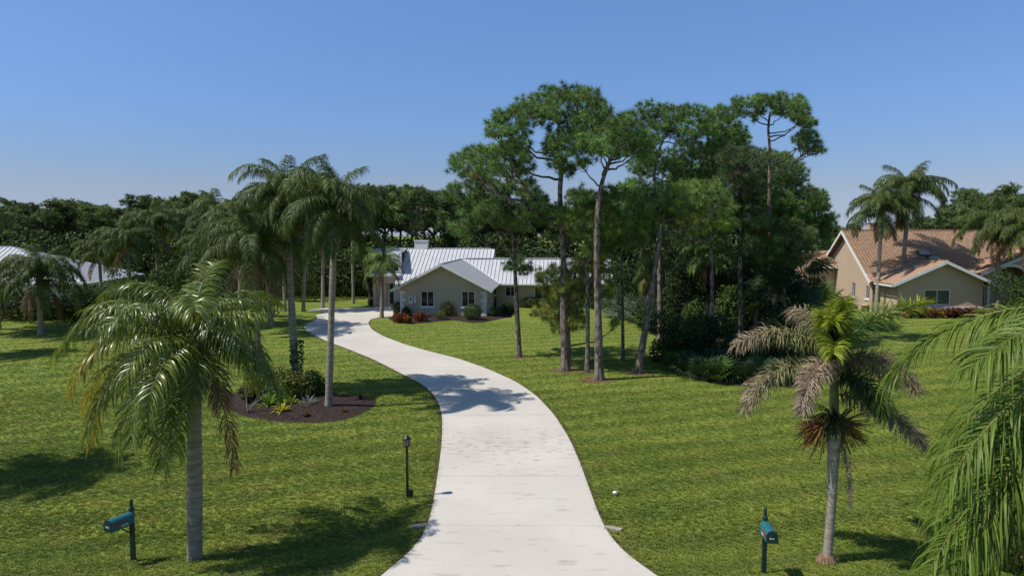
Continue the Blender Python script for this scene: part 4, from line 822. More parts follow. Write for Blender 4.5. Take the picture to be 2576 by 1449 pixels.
thicket('tangled thicket behind the left branch of the drive', 690, 800, 760, 640, 2.5, .2, MDK, n=260)
thicket('dark leafy thicket left of the white house entrance', 800, 935, 748, 600, 3, .20, DK, n=600)
thicket('dark thicket behind the right end of the white house', 1545, 1700, 800, 640, 3.5, .20, DK, n=600)
thicket('tall dark thicket in the depth of the pine grove', 1670, 1900, 850, 640, 3.5, .20, DK, n=700)
thicket('dark thicket in front of the tan house beside the fan palms', 1880, 2070, 850, 680, 3.5, .20, DK, n=700)
thicket('low near-black thicket at the foot of the grove', 1665, 1870, 925, 770, 3.0, .15, DK, n=1000)
thicket('low dark thicket behind the dead palm fronds', 1860, 2050, 945, 810, 2.5, .15, DK, n=1000)

UG = ((.060, .10, .022), (.08, .13, .028), (.045, .075, .018))
for q, (x, y, w, h, lab) in enumerate([(1745, 880, 90, 150, 'bushy bright green understory tree right of the leaning pine'), (1835, 870, 110, 170, 'bushy green understory tree beside the palm with tan dead fronds'), (1690, 860, 60, 90, 'low bright green bush at the foot of the thicket by the leaning pine'), (1975, 880, 110, 130, 'dark bushy understory tree below the fan palms'), (1905, 905, 90, 90, 'rounded dark bush behind the dead palm fronds'), (1625, 830, 70, 60, 'mid green bush behind the silvery palmettos'), (2050, 900, 70, 110, 'dark bush at the right end of the grove beside the tan house')]):
    shrub(lab, x, y, w, h, 3600, .17, UG if q in (0, 1, 2, 5) else MDK, 'understory of the grove', lumps=16, name='understory_bush', cat='bush')
thicket('dark leafy thicket hiding the right end of the tan house at the right edge', 2535, 2680, 815, 655, 1.5, .18, MDK, n=600)
SIL = 'silvery palmettos behind the lawn'
for q, (x, y) in enumerate([(1560, 800), (1590, 805), (1620, 812), (1650, 826), (1575, 788), (1610, 790), (1640, 800), (1545, 785), (1675, 838)]):
    palmetto('silvery-green palmetto clump ' + ['nearest the end of the white house', 'second from the white house', 'in the middle of the silvery row', 'by the foot of the leaning pine', 'at the back beside the white house', 'in the back row, middle', 'in the back row, right', 'touching the wall end of the white house', 'at the right end of the silvery row'][q], (x, y), 'silver', 20, 2.0, SIL, spread=(15, 85))
DP = 'dark palmettos at the foot of the grove'
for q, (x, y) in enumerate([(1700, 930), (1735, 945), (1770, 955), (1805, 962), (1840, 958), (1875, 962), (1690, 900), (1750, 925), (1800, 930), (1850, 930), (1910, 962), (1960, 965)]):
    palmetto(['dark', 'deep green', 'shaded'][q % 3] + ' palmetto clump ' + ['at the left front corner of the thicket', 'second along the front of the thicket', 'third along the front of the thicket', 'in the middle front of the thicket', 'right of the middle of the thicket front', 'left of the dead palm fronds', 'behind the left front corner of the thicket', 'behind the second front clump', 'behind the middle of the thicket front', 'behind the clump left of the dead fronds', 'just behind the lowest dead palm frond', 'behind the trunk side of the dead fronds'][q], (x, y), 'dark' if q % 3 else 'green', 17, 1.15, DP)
for q, (x, y, tr, lab) in enumerate([(1945, 870, 3.4, 'left fan palm with shaggy dark fans before the tan house'), (2010, 865, 4.4, 'taller right fan palm with shaggy dark fans before the tan house'), (1900, 850, 4.6, 'fan palm deep in the shade of the grove')]):
    palmetto(lab, (x, y), 'dark', 26, 2.1, 'fan palms in the grove', 'fan_palm', tr, (-70, 75))
palmetto('broad-leaved fan plant beside the air conditioners of the tan house', (2072, 772), 'green', 16, 2.3, None, spread=(5, 85))

# ---------------------------------------------------------------- houses
def wall(name, parent, m, o, a, outer, holes=(), thick=0.2, kind=None):
    """outer and holes: polygons in (along, up); o = local origin; a = direction along; the outer face looks towards -(z x a)"""
    o = Vector(o); a = Vector(a).normalized(); nin = Vector((0, 0, 1)).cross(a).normalized()
    polys = [list(outer)] + [list(h) for h in holes]
    flat = [p for pl in polys for p in pl]; tri = tessellate_polygon([[Vector((p[0], p[1], 0)) for p in pl] for pl in polys]); n = len(flat)
    F = [o + a * p[0] + Vector((0, 0, p[1])) for p in flat]; Bk = [f + nin * thick for f in F]; mb = MB(); mb.add(F + Bk, [tuple(t) for t in tri] + [tuple(i + n for i in reversed(t)) for t in tri])
    k = 0
    for pl in polys:
        m_ = len(pl); vs = [F[k + i] for i in range(m_)] + [Bk[k + i] for i in range(m_)]; mb.add(vs, [(i, (i + 1) % m_, m_ + (i + 1) % m_, m_ + i) for i in range(m_)]); k += m_
    me = mb.mesh(name); import bmesh; bm = bmesh.new(); bm.from_mesh(me); bmesh.ops.remove_doubles(bm, verts=bm.verts, dist=1e-5); bmesh.ops.recalc_face_normals(bm, faces=bm.faces); bm.to_mesh(me); bm.free()
    return mesh_obj(name, me, m, parent, kind)
def rect(x0, x1, z0, z1): return [(x0, z0), (x1, z0), (x1, z1), (x0, z1)]
def axes_M(o, a, up=Vector((0, 0, 1))):
    a = Vector(a).normalized(); nin = up.cross(a).normalized(); Mx = Matrix.Identity(4)
    for r in range(3): Mx[r][0] = a[r]; Mx[r][1] = nin[r]; Mx[r][2] = up[r]; Mx[r][3] = o[r]
    return Mx
def window(parent, o, a, x0, x1, z0, z1, glass='glass', panes=2, sill=True, fw=.055, back=.07):
    """a framed window set back in its opening"""
    Mx = axes_M(Vector(o), a); mb = MB(); w = x1 - x0; h = z1 - z0; y = back
    for (cx, cz, dx, dz) in ((x0 + fw / 2, (z0 + z1) / 2, fw, h), (x1 - fw / 2, (z0 + z1) / 2, fw, h), ((x0 + x1) / 2, z0 + fw / 2, w - 2 * fw - .002, fw), ((x0 + x1) / 2, z1 - fw / 2, w - 2 * fw - .002, fw)):
        mb.box((cx, y, cz), (dx, .06, dz), Mx)
    win = mb.obj('window', M['trim'], parent)
    pw = (w - 2 * fw) / panes
    for i in range(panes):
        MB().box((x0 + fw + pw * (i + .5), y + .02 + .012 * (i % 2), (z0 + z1) / 2), (pw - .004, .01, h - 2 * fw - .004), Mx).obj('pane', M[glass], win)
        if i: MB().box((x0 + fw + pw * i, y - .008, (z0 + z1) / 2), (.05, .05, h - 2 * fw - .006), Mx).obj('mullion', M['trim'], win)
    if sill: MB().box(((x0 + x1) / 2, -.045, z0 - .07), (w + .22, .085, .12), Mx).obj('sill', M['trim'], win)
    return win
def clip_band(poly, lo, hi):
    def half(P, f):
        out = []
        for i in range(len(P)):
            p, q = P[i], P[(i + 1) % len(P)]; fp, fq = f(p), f(q)
            if fp >= 0: out.append(p)
            if (fp > 0 and fq < 0) or (fp < 0 and fq > 0):
                t = fp / (fp - fq); out.append((p[0] + (q[0] - p[0]) * t, p[1] + (q[1] - p[1]) * t))
        return out
    P = half(list(poly), lambda p: p[0] - lo); return half(P, lambda p: hi - p[0]) if P else []
def slope_M(o, a, b):
    a = Vector(a).normalized(); b = Vector(b).normalized(); n = a.cross(b); Mx = Matrix.Identity(4)
    for r in range(3): Mx[r][0] = a[r]; Mx[r][1] = b[r]; Mx[r][2] = n[r]; Mx[r][3] = o[r]
    return Mx
def seam_roof(parent, o, a, b, poly, width=.42, m='metal_roof', deck=True):
    """standing-seam slope: a deck, panels and their raised seams"""
    Mx = slope_M(Vector(o), a, b); roof = MB().prism(poly, -.10, -.004, Mx).obj('roof', M['trim'], parent)
    x0 = min(p[0] for p in poly); x1 = max(p[0] for p in poly); k = x0
    while k < x1 - .05:
        P = clip_band(poly, k, min(k + width, x1))
        if len(P) >= 3:
            mb = MB().prism(P, 0, .018, Mx); e = clip_band(poly, k + .002, k + .035)
            if len(e) >= 3: mb.prism(e, .019, .06, Mx)
            mb.obj('roof_panel', M[m], roof)
            g = clip_band(poly, k + .036, k + .088)
            if len(g) >= 3: MB().prism(g, .019, .026, Mx).obj('seam', M['seam'], roof)
        k += width
    return roof

def tile_mesh(col):
    n = 5; W, Lg = .30, .40; V = []; F = []
    xs = [0, .06, .13, .20, .27, .30]; hs = [.012, .010, .055, .068, .045, .016]
    for (y, dz) in ((-.02, .030), (Lg, .0)):
        for x, h in zip(xs, hs): V.append((x, y, h + dz))
    for x, h in zip(xs, hs): V.append((x, -.02, h + .006))
    m_ = len(xs)
    for i in range(m_ - 1): F.append((i, i + 1, m_ + i + 1, m_ + i)); F.append((2 * m_ + i, 2 * m_ + i + 1, i + 1, i))
    me = bpy.data.meshes.new('tile'); me.from_pydata(V, [], F); a_ = me.color_attributes.new('tint', 'FLOAT_COLOR', 'POINT'); c = np.ones((len(V), 4), dtype=np.float32); c[:, :3] = col; a_.data.foreach_set('color', c.ravel()); me.update(); return me
M['tile'] = mat('roof_tile', (.85, .85, .85), 0.85, (1.1, 1.08, 1.05), 3.0, attr=True, spec=.2)
M['tile_deck'] = mat('roof_deck', (.16, .09, .06), .9, (.2, .12, .08), 4)
TC = [(.385, .25, .165), (.395, .258, .172), (.372, .24, .158), (.40, .265, .178), (.365, .235, .153), (.388, .252, .168)]
TILES = [tile_mesh(c) for c in TC]
for t in TILES: t.materials.append(M['tile'])
TILE_PARTS = [300]
def tile_roof(parent, o, a, b, poly, holes=(), parts=300):
    Mx = slope_M(Vector(o), a, b); roof = MB().prism(poly, -.12, -.002, Mx).obj('roof', M['tile_deck'], parent)
    P = np.array(poly); x0, y0 = P.min(0); x1, y1 = P.max(0); cx = np.arange(x0, x1, .30); cy = np.arange(y0, y1, .34); A, B = np.meshgrid(cx, cy); A = A.ravel(); B = B.ravel()
    k = in_poly(poly, A + .15, B + .15)
    for (hx0, hx1, hy0, hy1) in holes: k &= ~((A + .15 > hx0) & (A + .15 < hx1) & (B + .15 > hy0) & (B + .15 < hy1))
    A, B = A[k], B[k]; cnt = 0; rest_v = []; rest_f = []; rest_c = []
    bv = np.array([v.co[:] for v in TILES[0].vertices]); bf = np.array([p.vertices[:] for p in TILES[0].polygons]); R3 = np.array(Mx.to_3x3()); T3 = np.array(Mx.translation)
    order = np.argsort(B)
    for i in order:
        w = random.randrange(6); jx, jz = random.uniform(-.006, .006), random.uniform(-.004, .006)
        if cnt < parts and TILE_PARTS[0] > 0:
            t = mesh_obj('tile', TILES[w], None, roof); t.matrix_local = Mx @ Matrix.Translation((A[i] + jx, B[i], jz)); cnt += 1; TILE_PARTS[0] -= 1
        else:
            q = (bv + np.array([A[i] + jx, B[i], jz])) @ R3.T + T3; rest_f.append(bf + len(rest_v) * len(bv)); rest_v.append(q); rest_c.append(np.tile(TC[w], (len(bv), 1)))
    if rest_v:
        me = np_mesh('tiles', np.concatenate(rest_v), [np.concatenate(rest_f)], np.concatenate(rest_c)); mesh_obj('tile_field', me, M['tile'], roof, 'stuff')
    return roof
def bar(parent, name, p, q, w, h, m='trim', off=(0, 0, 0)):
    """a straight board from p to q, w wide (sideways) and h high"""
    p, q = Vector(p) + Vector(off), Vector(q) + Vector(off); d = q - p; L = d.length; Mx = Matrix.Translation((p + q) / 2) @ d.to_track_quat('X', 'Z').to_matrix().to_4x4()
    return MB().box((0, 0, 0), (L, w, h), Mx).obj(name, M[m], parent)

# the white-roofed house
O1 = gp(1008, 796, True); TH = math.radians(3.6)
H1 = thing('house', 'single-storey beige house with a white standing-seam metal roof at the end of the drive', 'house', O1, -TH)
W1 = 7.85; cx1 = 3.87; S1 = .522; EZ = 2.45; RZ = 4.84; RU0, RU1 = -.75, 8.49
zroof = lambda u: RZ - abs(u - cx1) * S1 - .13
front = [(0, -.1), (W1, -.1), (W1, zroof(W1)), (cx1, zroof(cx1)), (0, zroof(0))]
w1 = rect(1.88, 3.08, .92, 2.32); w2 = rect(5.62, 6.82, .92, 2.32)
wall('wall', H1, M['stucco'], (0, 0, 0), (1, 0, 0), front, [w1, w2])
window(H1, (0, 0, 0), (1, 0, 0), 1.88, 3.08, .92, 2.32); window(H1, (0, 0, 0), (1, 0, 0), 5.62, 6.82, .92, 2.32)
BE = 8.4        # front wall of the main body
wall('wall', H1, M['stucco'], (W1 - .001, .003, 0), (0, 1, 0), rect(.2, BE - .01, -.1, zroof(W1)), [rect(2.0, 3.0, .9, 2.1), rect(4.6, 5.6, .9, 2.1)])
window(H1, (W1, 0, 0), (0, 1, 0), 2.0, 3.0, .9, 2.1, sill=False); window(H1, (W1, 0, 0), (0, 1, 0), 4.6, 5.6, .9, 2.1, sill=False)
wall('wall', H1, M['stucco'], (.001, BE - .01, 0), (0, -1, 0), rect(0, BE - .21, -.1, zroof(0)))
bar(H1, 'ledge', (.05, -.012, 2.42), (W1 - .05, -.012, 2.42), .024, .03, 'stucco')
# quoins, front and side alternate
for (u, sg) in ((0, 1), (W1, -1)):
    for q in range(7):
        wq = .50 if q % 2 == 0 else .30; z = .02 + q * .335
        if q > 6: break
        MB().box((u + sg * (wq / 2 - .03), -.02, z + .155), (wq, .06, .31)).obj('quoin', M['stucco_white'], H1)
        MB().box((u - sg * .012, .02 + (.32 if q % 2 else .5) / 2, z + .155), (.05, .32 if q % 2 else .5, .31)).obj('quoin', M['stucco_white'], H1)
# gable wing roof
vr = (RZ - EZ) / S1; cl = math.sqrt(1 + S1 * S1); slen = (cx1 - RU0) * cl; V0 = -.75; VE = 7.7; VR = VE + vr
a1 = Vector((0, -1, 0)); b1 = Vector((1, 0, S1)).normalized(); seam_roof(H1, (RU0, V0, EZ), (0, -1, 0), b1, [(0, 0), (0, slen), (-(VR - V0), slen), (-(VE - V0), 0)])
b2 = Vector((-1, 0, S1)).normalized(); slen2 = (RU1 - cx1) * cl; seam_roof(H1, (RU1, V0, EZ), (0, 1, 0), b2, [(0, 0), (VE - V0, 0), (VR - V0, slen2), (0, slen2)])
bar(H1, 'ridge_cap', (cx1, V0 - .02, RZ + .05), (cx1, VR, RZ + .05), .26, .05, 'metal_roof')
for s, u in ((-1, RU0), (1, RU1)):
    bar(H1, 'fascia', (u + s * .0, V0 - .045, EZ - .07), (cx1 + s * .0, V0 - .045, RZ - .07), .05, .22)
bar(H1, 'valley_flashing', (RU1 + .02, VE, EZ + .06), (cx1 + .3, VR, RZ + .07), .16, .02, 'trim')
# main body: tall left part and lower right part share the front slope
ULA, UA1, UB1 = -2.25, 7.35, 19.9; RZA = 5.93; bb = Vector((0, 1, S1)).normalized(); hA = (RZA - EZ) / S1 * cl; hB = (RZ - EZ) / S1 * cl
seam_roof(H1, (0, VE + .004, EZ), (1, 0, 0), bb, [(ULA, 0), (UA1, 0), (UA1, hA), (ULA, hA)])
seam_roof(H1, (0, VE + .004, EZ), (1, 0, 0), bb, [(UA1 + .004, 0), (UB1, 0), (UB1, hB), (UA1 + .004, hB)])
VRA = VE + (RZA - EZ) / S1; VRB = VE + (RZ - EZ) / S1; bk = Vector((0, -1, S1)).normalized()
seam_roof(H1, (0, VRA * 2 - VE, EZ), (-1, 0, 0), bk, [(-UA1, 0), (-ULA, 0), (-ULA, hA), (-UA1, hA)], width=1.2)
seam_roof(H1, (0, VRB * 2 - VE, EZ), (-1, 0, 0), bk, [(-UB1, 0), (-UA1, 0), (-UA1, hB), (-UB1, hB)], width=1.2)
bar(H1, 'ridge_cap', (ULA - 3.3, VRA, RZA + .05), (UA1, VRA, RZA + .05), .3, .05, 'metal_roof'); bar(H1, 'ridge_cap', (cx1 + .35, VRB, RZ + .08), (UB1, VRB, RZ + .08), .3, .09, 'metal_roof')
bar(H1, 'gutter', (RU1 + .1, VE - .05, EZ - .04), (UB1, VE - .05, EZ - .04), .10, .14); bar(H1, 'gutter', (ULA, VE - .05, EZ - .04), (RU0 - .1, VE - .05, EZ - .04), .10, .14)
bar(H1, 'fascia', (ULA - .03, VE, EZ - .03), (ULA - .03, VRA, RZA - .03), .05, .18); bar(H1, 'fascia', (UA1 + .03, VRB, RZ + .13), (UA1 + .03, VRA, RZA - .03), .05, .18); bar(H1, 'fascia', (UB1 + .03, VE, EZ - .03), (UB1 + .03, VRB, RZ - .03), .05, .18)
wall('wall', H1, M['stucco'], (0, BE, 0), (1, 0, 0), rect(W1 + .2, UB1 - .4, -.1, EZ + .15), [rect(9.0, 10.1, 1.15, 2.15), rect(12.0, 13.65, .85, 2.25), rect(16.6, 17.8, .9, 2.2)])
window(H1, (0, BE, 0), (1, 0, 0), 9.0, 10.1, 1.15, 2.15, sill=False); window(H1, (0, BE, 0), (1, 0, 0), 12.0, 13.65, .85, 2.25, sill=False); window(H1, (0, BE, 0), (1, 0, 0), 16.6, 17.8, .9, 2.2, sill=False)
wall('wall', H1, M['stucco'], (UB1 - .4, BE + .2, 0), (0, 1, 0), [(0, -.1), (8.0, -.1), (8.0, 2.6), (VRB - BE - .2, RZ - .15), (0, EZ + .15)])
wall('wall', H1, M['stucco'], (UA1 - .05, VRB - .5, 0), (0, 1, 0), [(0, 3.6), (7.6, 3.6), (7.6, 4.2), (VRA - VRB + .5, RZA - .16), (0, RZ - .35)])
wall('wall', H1, M['stucco'], (ULA + .25, BE, 0), (1, 0, 0), rect(0, -ULA - .26, -.1, EZ + .15))
wall('wall', H1, M['stucco'], (ULA + .25, VRA * 2 - BE, 0), (0, -1, 0), [(0, -.1), (2 * (VRA - BE), -.1), (2 * (VRA - BE), EZ + .2), (VRA - BE, RZA - .16), (0, EZ + .2)])
# chimney
MB().box((-.85, 14.6, 5.6), (1.45, 1.0, 2.3)).box((-.85, 14.6, 6.80), (1.6, 1.15, .1)).obj('chimney', M['stucco_white'], H1)
# entry block on the left
EU0, EU1, EV = -4.95, -2.05, 9.6
door_h = rect(1.62, 2.02, .12, 2.35); win_h = rect(.75, 2.6, 3.62, 4.25)
wall('wall', H1, M['stucco_white'], (EU0, EV, 0), (1, 0, 0), rect(0, EU1 - EU0, -.1, 5.45), [door_h, win_h])
wall('wall', H1, M['stucco_white'], (EU0, EV + 6, 0), (0, -1, 0), rect(0, 5.99, -.1, 5.6))
MB().box((EU0 + 1.82, EV + .12, 1.2), (.39, .05, 2.2)).obj('door', M['dark'], H1)
window(H1, (EU0, EV, 0), (1, 0, 0), .75, 2.6, 3.62, 4.25, sill=False, panes=3, fw=.04)
seam_roof(H1, (0, EV - .6, 5.38), (1, 0, 0), Vector((0, 1, .12)), [(EU0 - .75, 0), (ULA - .03, 0), (ULA - .03, 4.6), (EU0 - .75, 4.6)])
bar(H1, 'fascia', (EU0 - .75, EV - .64, 5.30), (ULA - .1, EV - .64, 5.30), .05, .2)
MB().box(((EU0 - .35 + EU1) / 2, EV - .75, 3.32), (EU1 - EU0 + .5, 1.5, .16)).box(((EU0 - .35 + EU1) / 2 + .05, EV - .70, 3.17), (EU1 - EU0 + .3, 1.35, .12)).obj('canopy', M['trim'], H1)
MB().box((EU0 + 1.5, EV - .95, 2.75), (2.75, .25, .7)).obj('canopy_beam', M['stucco_tan'], H1)
for u in (EU0 + .3, EU0 + 1.35): MB().box((u, EV - .95, 1.15), (.36, .36, 2.49)).obj('column', M['stucco_tan'], H1)
for q in range(14):
    wq = .52 if q % 2 == 0 else .34; z = .05 + q * .375
    MB().box((EU0 + wq / 2 - .03, EV - .02, z + .17), (wq, .06, .345)).obj('quoin', M['stucco_white'], H1)
for q in range(6):
    wq = .30 if q % 2 == 0 else .2; MB().box((-1.3 + wq / 2, BE - .02, .1 + q * .36 + .16), (wq, .06, .32)).obj('quoin', M['stucco_white'], H1)
# meters on the gable wall
eb = MB().box((.98, -.10, 1.52), (.40, .16, .78)).obj('electric_meter_box', M['grey_box'], H1); MB().lathe([(.0, 0), (.085, 0), (.085, .03), (.05, .05), (0, .05)], n=14).obj('meter_dial', M['glass'], eb).matrix_local = Matrix.Translation((.98, -.18, 1.60)) @ Matrix.Rotation(math.pi / 2, 4, 'X')
MB().box((1.36, -.09, 1.55), (.26, .14, .70)).obj('electric_box', M['grey_box'], H1)
for u in (1.08, 1.33): MB().tube([(u, -.07, -.05), (u, -.07, 1.2)], .032, 8).obj('conduit', M['grey_box'], H1)

# the tan tiled house on the right
O2 = gp(2255, 797, True); H2 = thing('house', 'tan stucco house with a brown barrel-tile roof on the right', 'house', O2, -math.radians(4.5))
W2 = 7.4; c2 = 3.8; S2 = .47; E2 = 2.97; R2z = 5.1; A0, A1 = -.75, 8.35; z2 = lambda u: R2z - abs(u - c2) * S2 - .16
wall('wall', H2, M['stucco_tan'], (0, 0, 0), (1, 0, 0), [(0, -.1), (W2, -.1), (W2, z2(W2)), (c2, z2(c2)), (0, z2(0))], [rect(2.35, 4.6, 1.12, 2.5)])
window(H2, (0, 0, 0), (1, 0, 0), 2.35, 4.6, 1.12, 2.5, 'glass_teal', fw=.07, sill=False)
MB().box((W2 / 2 + .3, -.04, .84), (W2 + .6, .08, .26)).obj('band', M['trim'], H2)
wall('wall', H2, M['stucco_tan'], (0, 3.4, 0), (0, -1, 0), rect(0, 3.4 - .21, -.1, z2(0)))
wall('wall', H2, M['stucco_tan'], (W2, .205, 0), (0, 1, 0), rect(0, 3.2, -.1, z2(W2)), [rect(.5, 1.3, .3, 2.3)])
MB().box((W2 + .05, .95, 1.3), (.05, .8, 2.0)).obj('shutter', M['dark'], H2)
MV, ME, MR, MRV = 3.0, 2.95, 7.85, 10.2; SM = (MR - ME) / (MRV - MV); cm = math.sqrt(1 + SM * SM); c2l = math.sqrt(1 + S2 * S2); GV0 = -.7
vj = MV + (R2z - ME) / SM; vj0 = MV + (E2 - ME) / SM; s2a = (c2 - A0) * c2l; s2b = (A1 - c2) * c2l
tile_roof(H2, (A0, GV0, E2), (0, -1, 0), Vector((1, 0, S2)).normalized(), [(0, 0), (0, s2a), (-(vj - GV0), s2a), (-(vj0 - GV0), 0)], parts=110)
tile_roof(H2, (A1, GV0, E2), (0, 1, 0), Vector((-1, 0, S2)).normalized(), [(0, 0), (vj0 - GV0, 0), (vj - GV0, s2b), (0, s2b)], parts=20)
ML = -1.15; sm = (MRV - MV) * cm
bm_ = Vector((0, 1, SM)).normalized()
tile_roof(H2, (0, MV, ME), (1, 0, 0), bm_, [(ML, 0), (A0 + .3, 0), (c2, (vj - MV) * cm), (8.1, .2), (10.2, 3.2), (12.6, 3.8), (17, 0), (26, 0), (26, sm), (ML, sm)], [(5.0, 6.1, 4.15, 5.0), (5.6, 6.7, 3.1, 3.95)], parts=170)
tile_roof(H2, (0, MRV * 2 - MV, ME), (-1, 0, 0), Vector((0, -1, SM)).normalized(), [(-26, 0), (-ML, 0), (-ML, sm), (-26, sm)], parts=0)
bar(H2, 'ridge_cap', (ML, MRV, MR + .06), (26, MRV, MR + .06), .28, .14, 'tile_ridge' if 'tile_ridge' in M else 'tile_deck')
bar(H2, 'ridge_cap', (c2, GV0, R2z + .05), (c2, vj, R2z + .05), .24, .12, 'tile_deck')
for s, u in ((-1, A0), (1, A1)): bar(H2, 'fascia', (u, GV0 - .045, E2 - .10), (c2, GV0 - .045, R2z - .10), .05, .26)
bar(H2, 'fascia', (A0 - .04, GV0, E2 - .12), (A0 - .04, vj0, E2 - .12), .05, .16); bar(H2, 'fascia', (ML - .03, MV, ME - .10), (ML - .03, MRV, MR - .10), .05, .26); bar(H2, 'fascia', (ML - .03, MRV, MR - .10), (ML - .03, 2 * MRV - MV, ME - .10), .05, .26)
wl_ = wall('wall', H2, M['stucco_tan'], (-.6, 2 * MRV - MV - .6, 0), (0, -1, 0), [(0, -.1), (2 * (MRV - MV) - 1.2, -.1), (2 * (MRV - MV) - 1.2, ME + .2), (MRV - MV - .6, MR - .3), (0, ME + .2)], [rect(11.6, 12.5, 1.2, 2.45), rect(8.3, 9.2, 1.1, 2.55)])
window(H2, (-.6, 2 * MRV - MV - .6, 0), (0, -1, 0), 11.6, 12.5, 1.2, 2.45); window(H2, (-.6, 2 * MRV - MV - .6, 0), (0, -1, 0), 8.3, 9.2, 1.1, 2.55)
wall('wall', H2, M['stucco_tan'], (0, 3.6, 0), (1, 0, 0), rect(-.6, 0, -.1, ME + .15)); wall('wall', H2, M['stucco_tan'], (0, 3.6, 0), (1, 0, 0), rect(W2, 26, -.1, ME + .15))
# small tiled wing behind, on the left
tile_roof(H2, (0, 12.2, 4.0), (1, 0, 0), Vector((0, 1, .62)).normalized(), [(-4.2, 0), (-.62, 0), (-.62, 3.1), (-3.4, 3.1)], parts=0)
wall('wall', H2, M['stucco_tan'], (0, 12.8, 0), (1, 0, 0), rect(-3.9, -.62, -.1, 4.1)); wall('wall', H2, M['stucco_tan'], (-3.9, 17, 0), (0, -1, 0), rect(0, 4.0, -.1, 4.1)); bar(H2, 'fascia', (-4.2, 12.16, 3.93), (-.65, 12.16, 3.93), .05, .2)
# skylights
for (x, y) in ((5.55, 4.58), (6.15, 3.52)):
    Mx = slope_M(Vector((0, MV, ME)), (1, 0, 0), bm_); s_ = MB().box((x, y, .09), (1.1, .86, .18), Mx).obj('skylight', M['tile_deck'], H2); MB().box((x, y, .20), (.95, .72, .03), Mx).obj('pane', M['glass_lit'] if 'glass_lit' in M else M['grey_box'], s_)
MB().box((3.2, 13, 7.9), (1.0, .8, 1.6)).obj('chimney', M['stucco_tan'], H2); MB().box((3.2, 13, 8.78), (1.2, 1.0, .12)).obj('chimney_cap', M['trim'], H2)
# arched entry
def arch_poly(cx, w, spring, n=14): return [(cx - w / 2, 0.0)] + [(cx - w / 2 * math.cos(math.pi * i / n), spring + w / 2 * math.sin(math.pi * i / n)) for i in range(n + 1)] + [(cx + w / 2, 0.0)]
ac, aw, asp = 10.9, 3.6, 2.7
PZ = lambda u: 6.0 - abs(u - 12.6) * .45 - .16
wall('wall', H2, M['stucco_tan'], (0, 1.9, 0), (1, 0, 0), [(8.6, -.1), (16.6, -.1), (16.6, PZ(16.6)), (12.6, PZ(12.6)), (8.6, PZ(8.6))], [arch_poly(ac, aw, asp)])
outer, inner = arch_poly(ac, aw + .5, asp), arch_poly(ac, aw + .02, asp); n_ = len(outer); mb = MB()
for i in range(n_ - 1):
    vs = [(outer[i][0], 1.84, outer[i][1]), (outer[i + 1][0], 1.84, outer[i + 1][1]), (inner[i + 1][0], 1.84, inner[i + 1][1]), (inner[i][0], 1.84, inner[i][1])]; vs += [(v[0], 1.897, v[2]) for v in vs]
    mb.add(vs, [(0, 1, 2, 3), (4, 7, 6, 5), (0, 4, 5, 1), (2, 6, 7, 3), (1, 5, 6, 2), (0, 3, 7, 4)])
mb.obj('arch_trim', M['trim'], H2); wall('wall', H2, M['stucco_tan'], (8.6, 3.59, 0), (0, -1, 0), rect(0, 1.48, -.1, PZ(8.6)))
sp_ = 4.7 * math.sqrt(1 + .45 ** 2); ez = 6.0 - 4.7 * .45
tile_roof(H2, (7.9, 1.3, ez), (0, -1, 0), Vector((1, 0, .45)).normalized(), [(0, 0), (0, sp_), (-5.4, sp_), (-3.4, 0)], parts=0); tile_roof(H2, (17.3, 1.3, ez), (0, 1, 0), Vector((-1, 0, .45)).normalized(), [(0, 0), (3.4, 0), (5.4, sp_), (0, sp_)], parts=0)
bar(H2, 'fascia', (7.9, 1.25, ez - .1), (12.6, 1.25, 5.9), .05, .26); bar(H2, 'fascia', (17.3, 1.25, ez - .1), (12.6, 1.25, 5.9), .05, .26)
# outside units, a low fence panel and a planter by the side wall
p = gp(2128, 776, True)
for q, x in enumerate((-.9, .15)):
    t = thing('air_conditioner', ['left grey air conditioner unit beside the tan side wall', 'right grey air conditioner unit beside the tan side wall'][q], 'air conditioner', (p.x + x, p.y, 0), 0, 'air conditioners')
    MB().box((0, 0, .45), (.85, .8, .9)).obj('casing', M['dark'], t)
    for i in range(8): MB().box((-.36 + i * .103, -.415, .48), (.03, .03, .74)).obj('grille_bar', M['grey_box'], t)
    MB().box((0, 0, .93), (.9, .85, .05)).obj('lid', M['grey_box'], t)
p = gp(2176, 783, True); t = thing('planter', 'pale square planter against the tan side wall', 'planter', p); MB().lathe([(.30, 0), (.38, .02), (.38, .5), (.45, .55), (.45, .68), (.36, .68), (.34, .5), (0, .5)], n=4).obj('bowl', M['stucco_tan'], t)

# the left white-roofed house
t = Vector((-59, 60, 0)); H3 = thing('house', 'long white house with a hipped white metal roof at the left edge', 'house', t, .2)
hx, rx, d3 = 19.5, 9.6, 8.2; ez, rz = 2.9, 6.25; sl = math.hypot(d3, rz - ez); bf = Vector((0, 1, (rz - ez) / d3)).normalized(); bb3 = Vector((0, -1, (rz - ez) / d3)).normalized()
seam_roof(H3, (0, 0, ez), (1, 0, 0), bf, [(-hx, 0), (hx, 0), (rx, sl), (-rx, sl)], width=.45); seam_roof(H3, (0, 2 * d3, ez), (-1, 0, 0), bb3, [(-hx, 0), (hx, 0), (rx, sl), (-rx, sl)], width=1.5)
sh = math.hypot(hx - rx, rz - ez); seam_roof(H3, (hx, 0, ez), (0, 1, 0), Vector((-(hx - rx), 0, rz - ez)).normalized(), [(0, 0), (2 * d3, 0), (d3, sh)], width=.45); seam_roof(H3, (-hx, 2 * d3, ez), (0, -1, 0), Vector(((hx - rx), 0, rz - ez)).normalized(), [(0, 0), (2 * d3, 0), (d3, sh)], width=1.5)
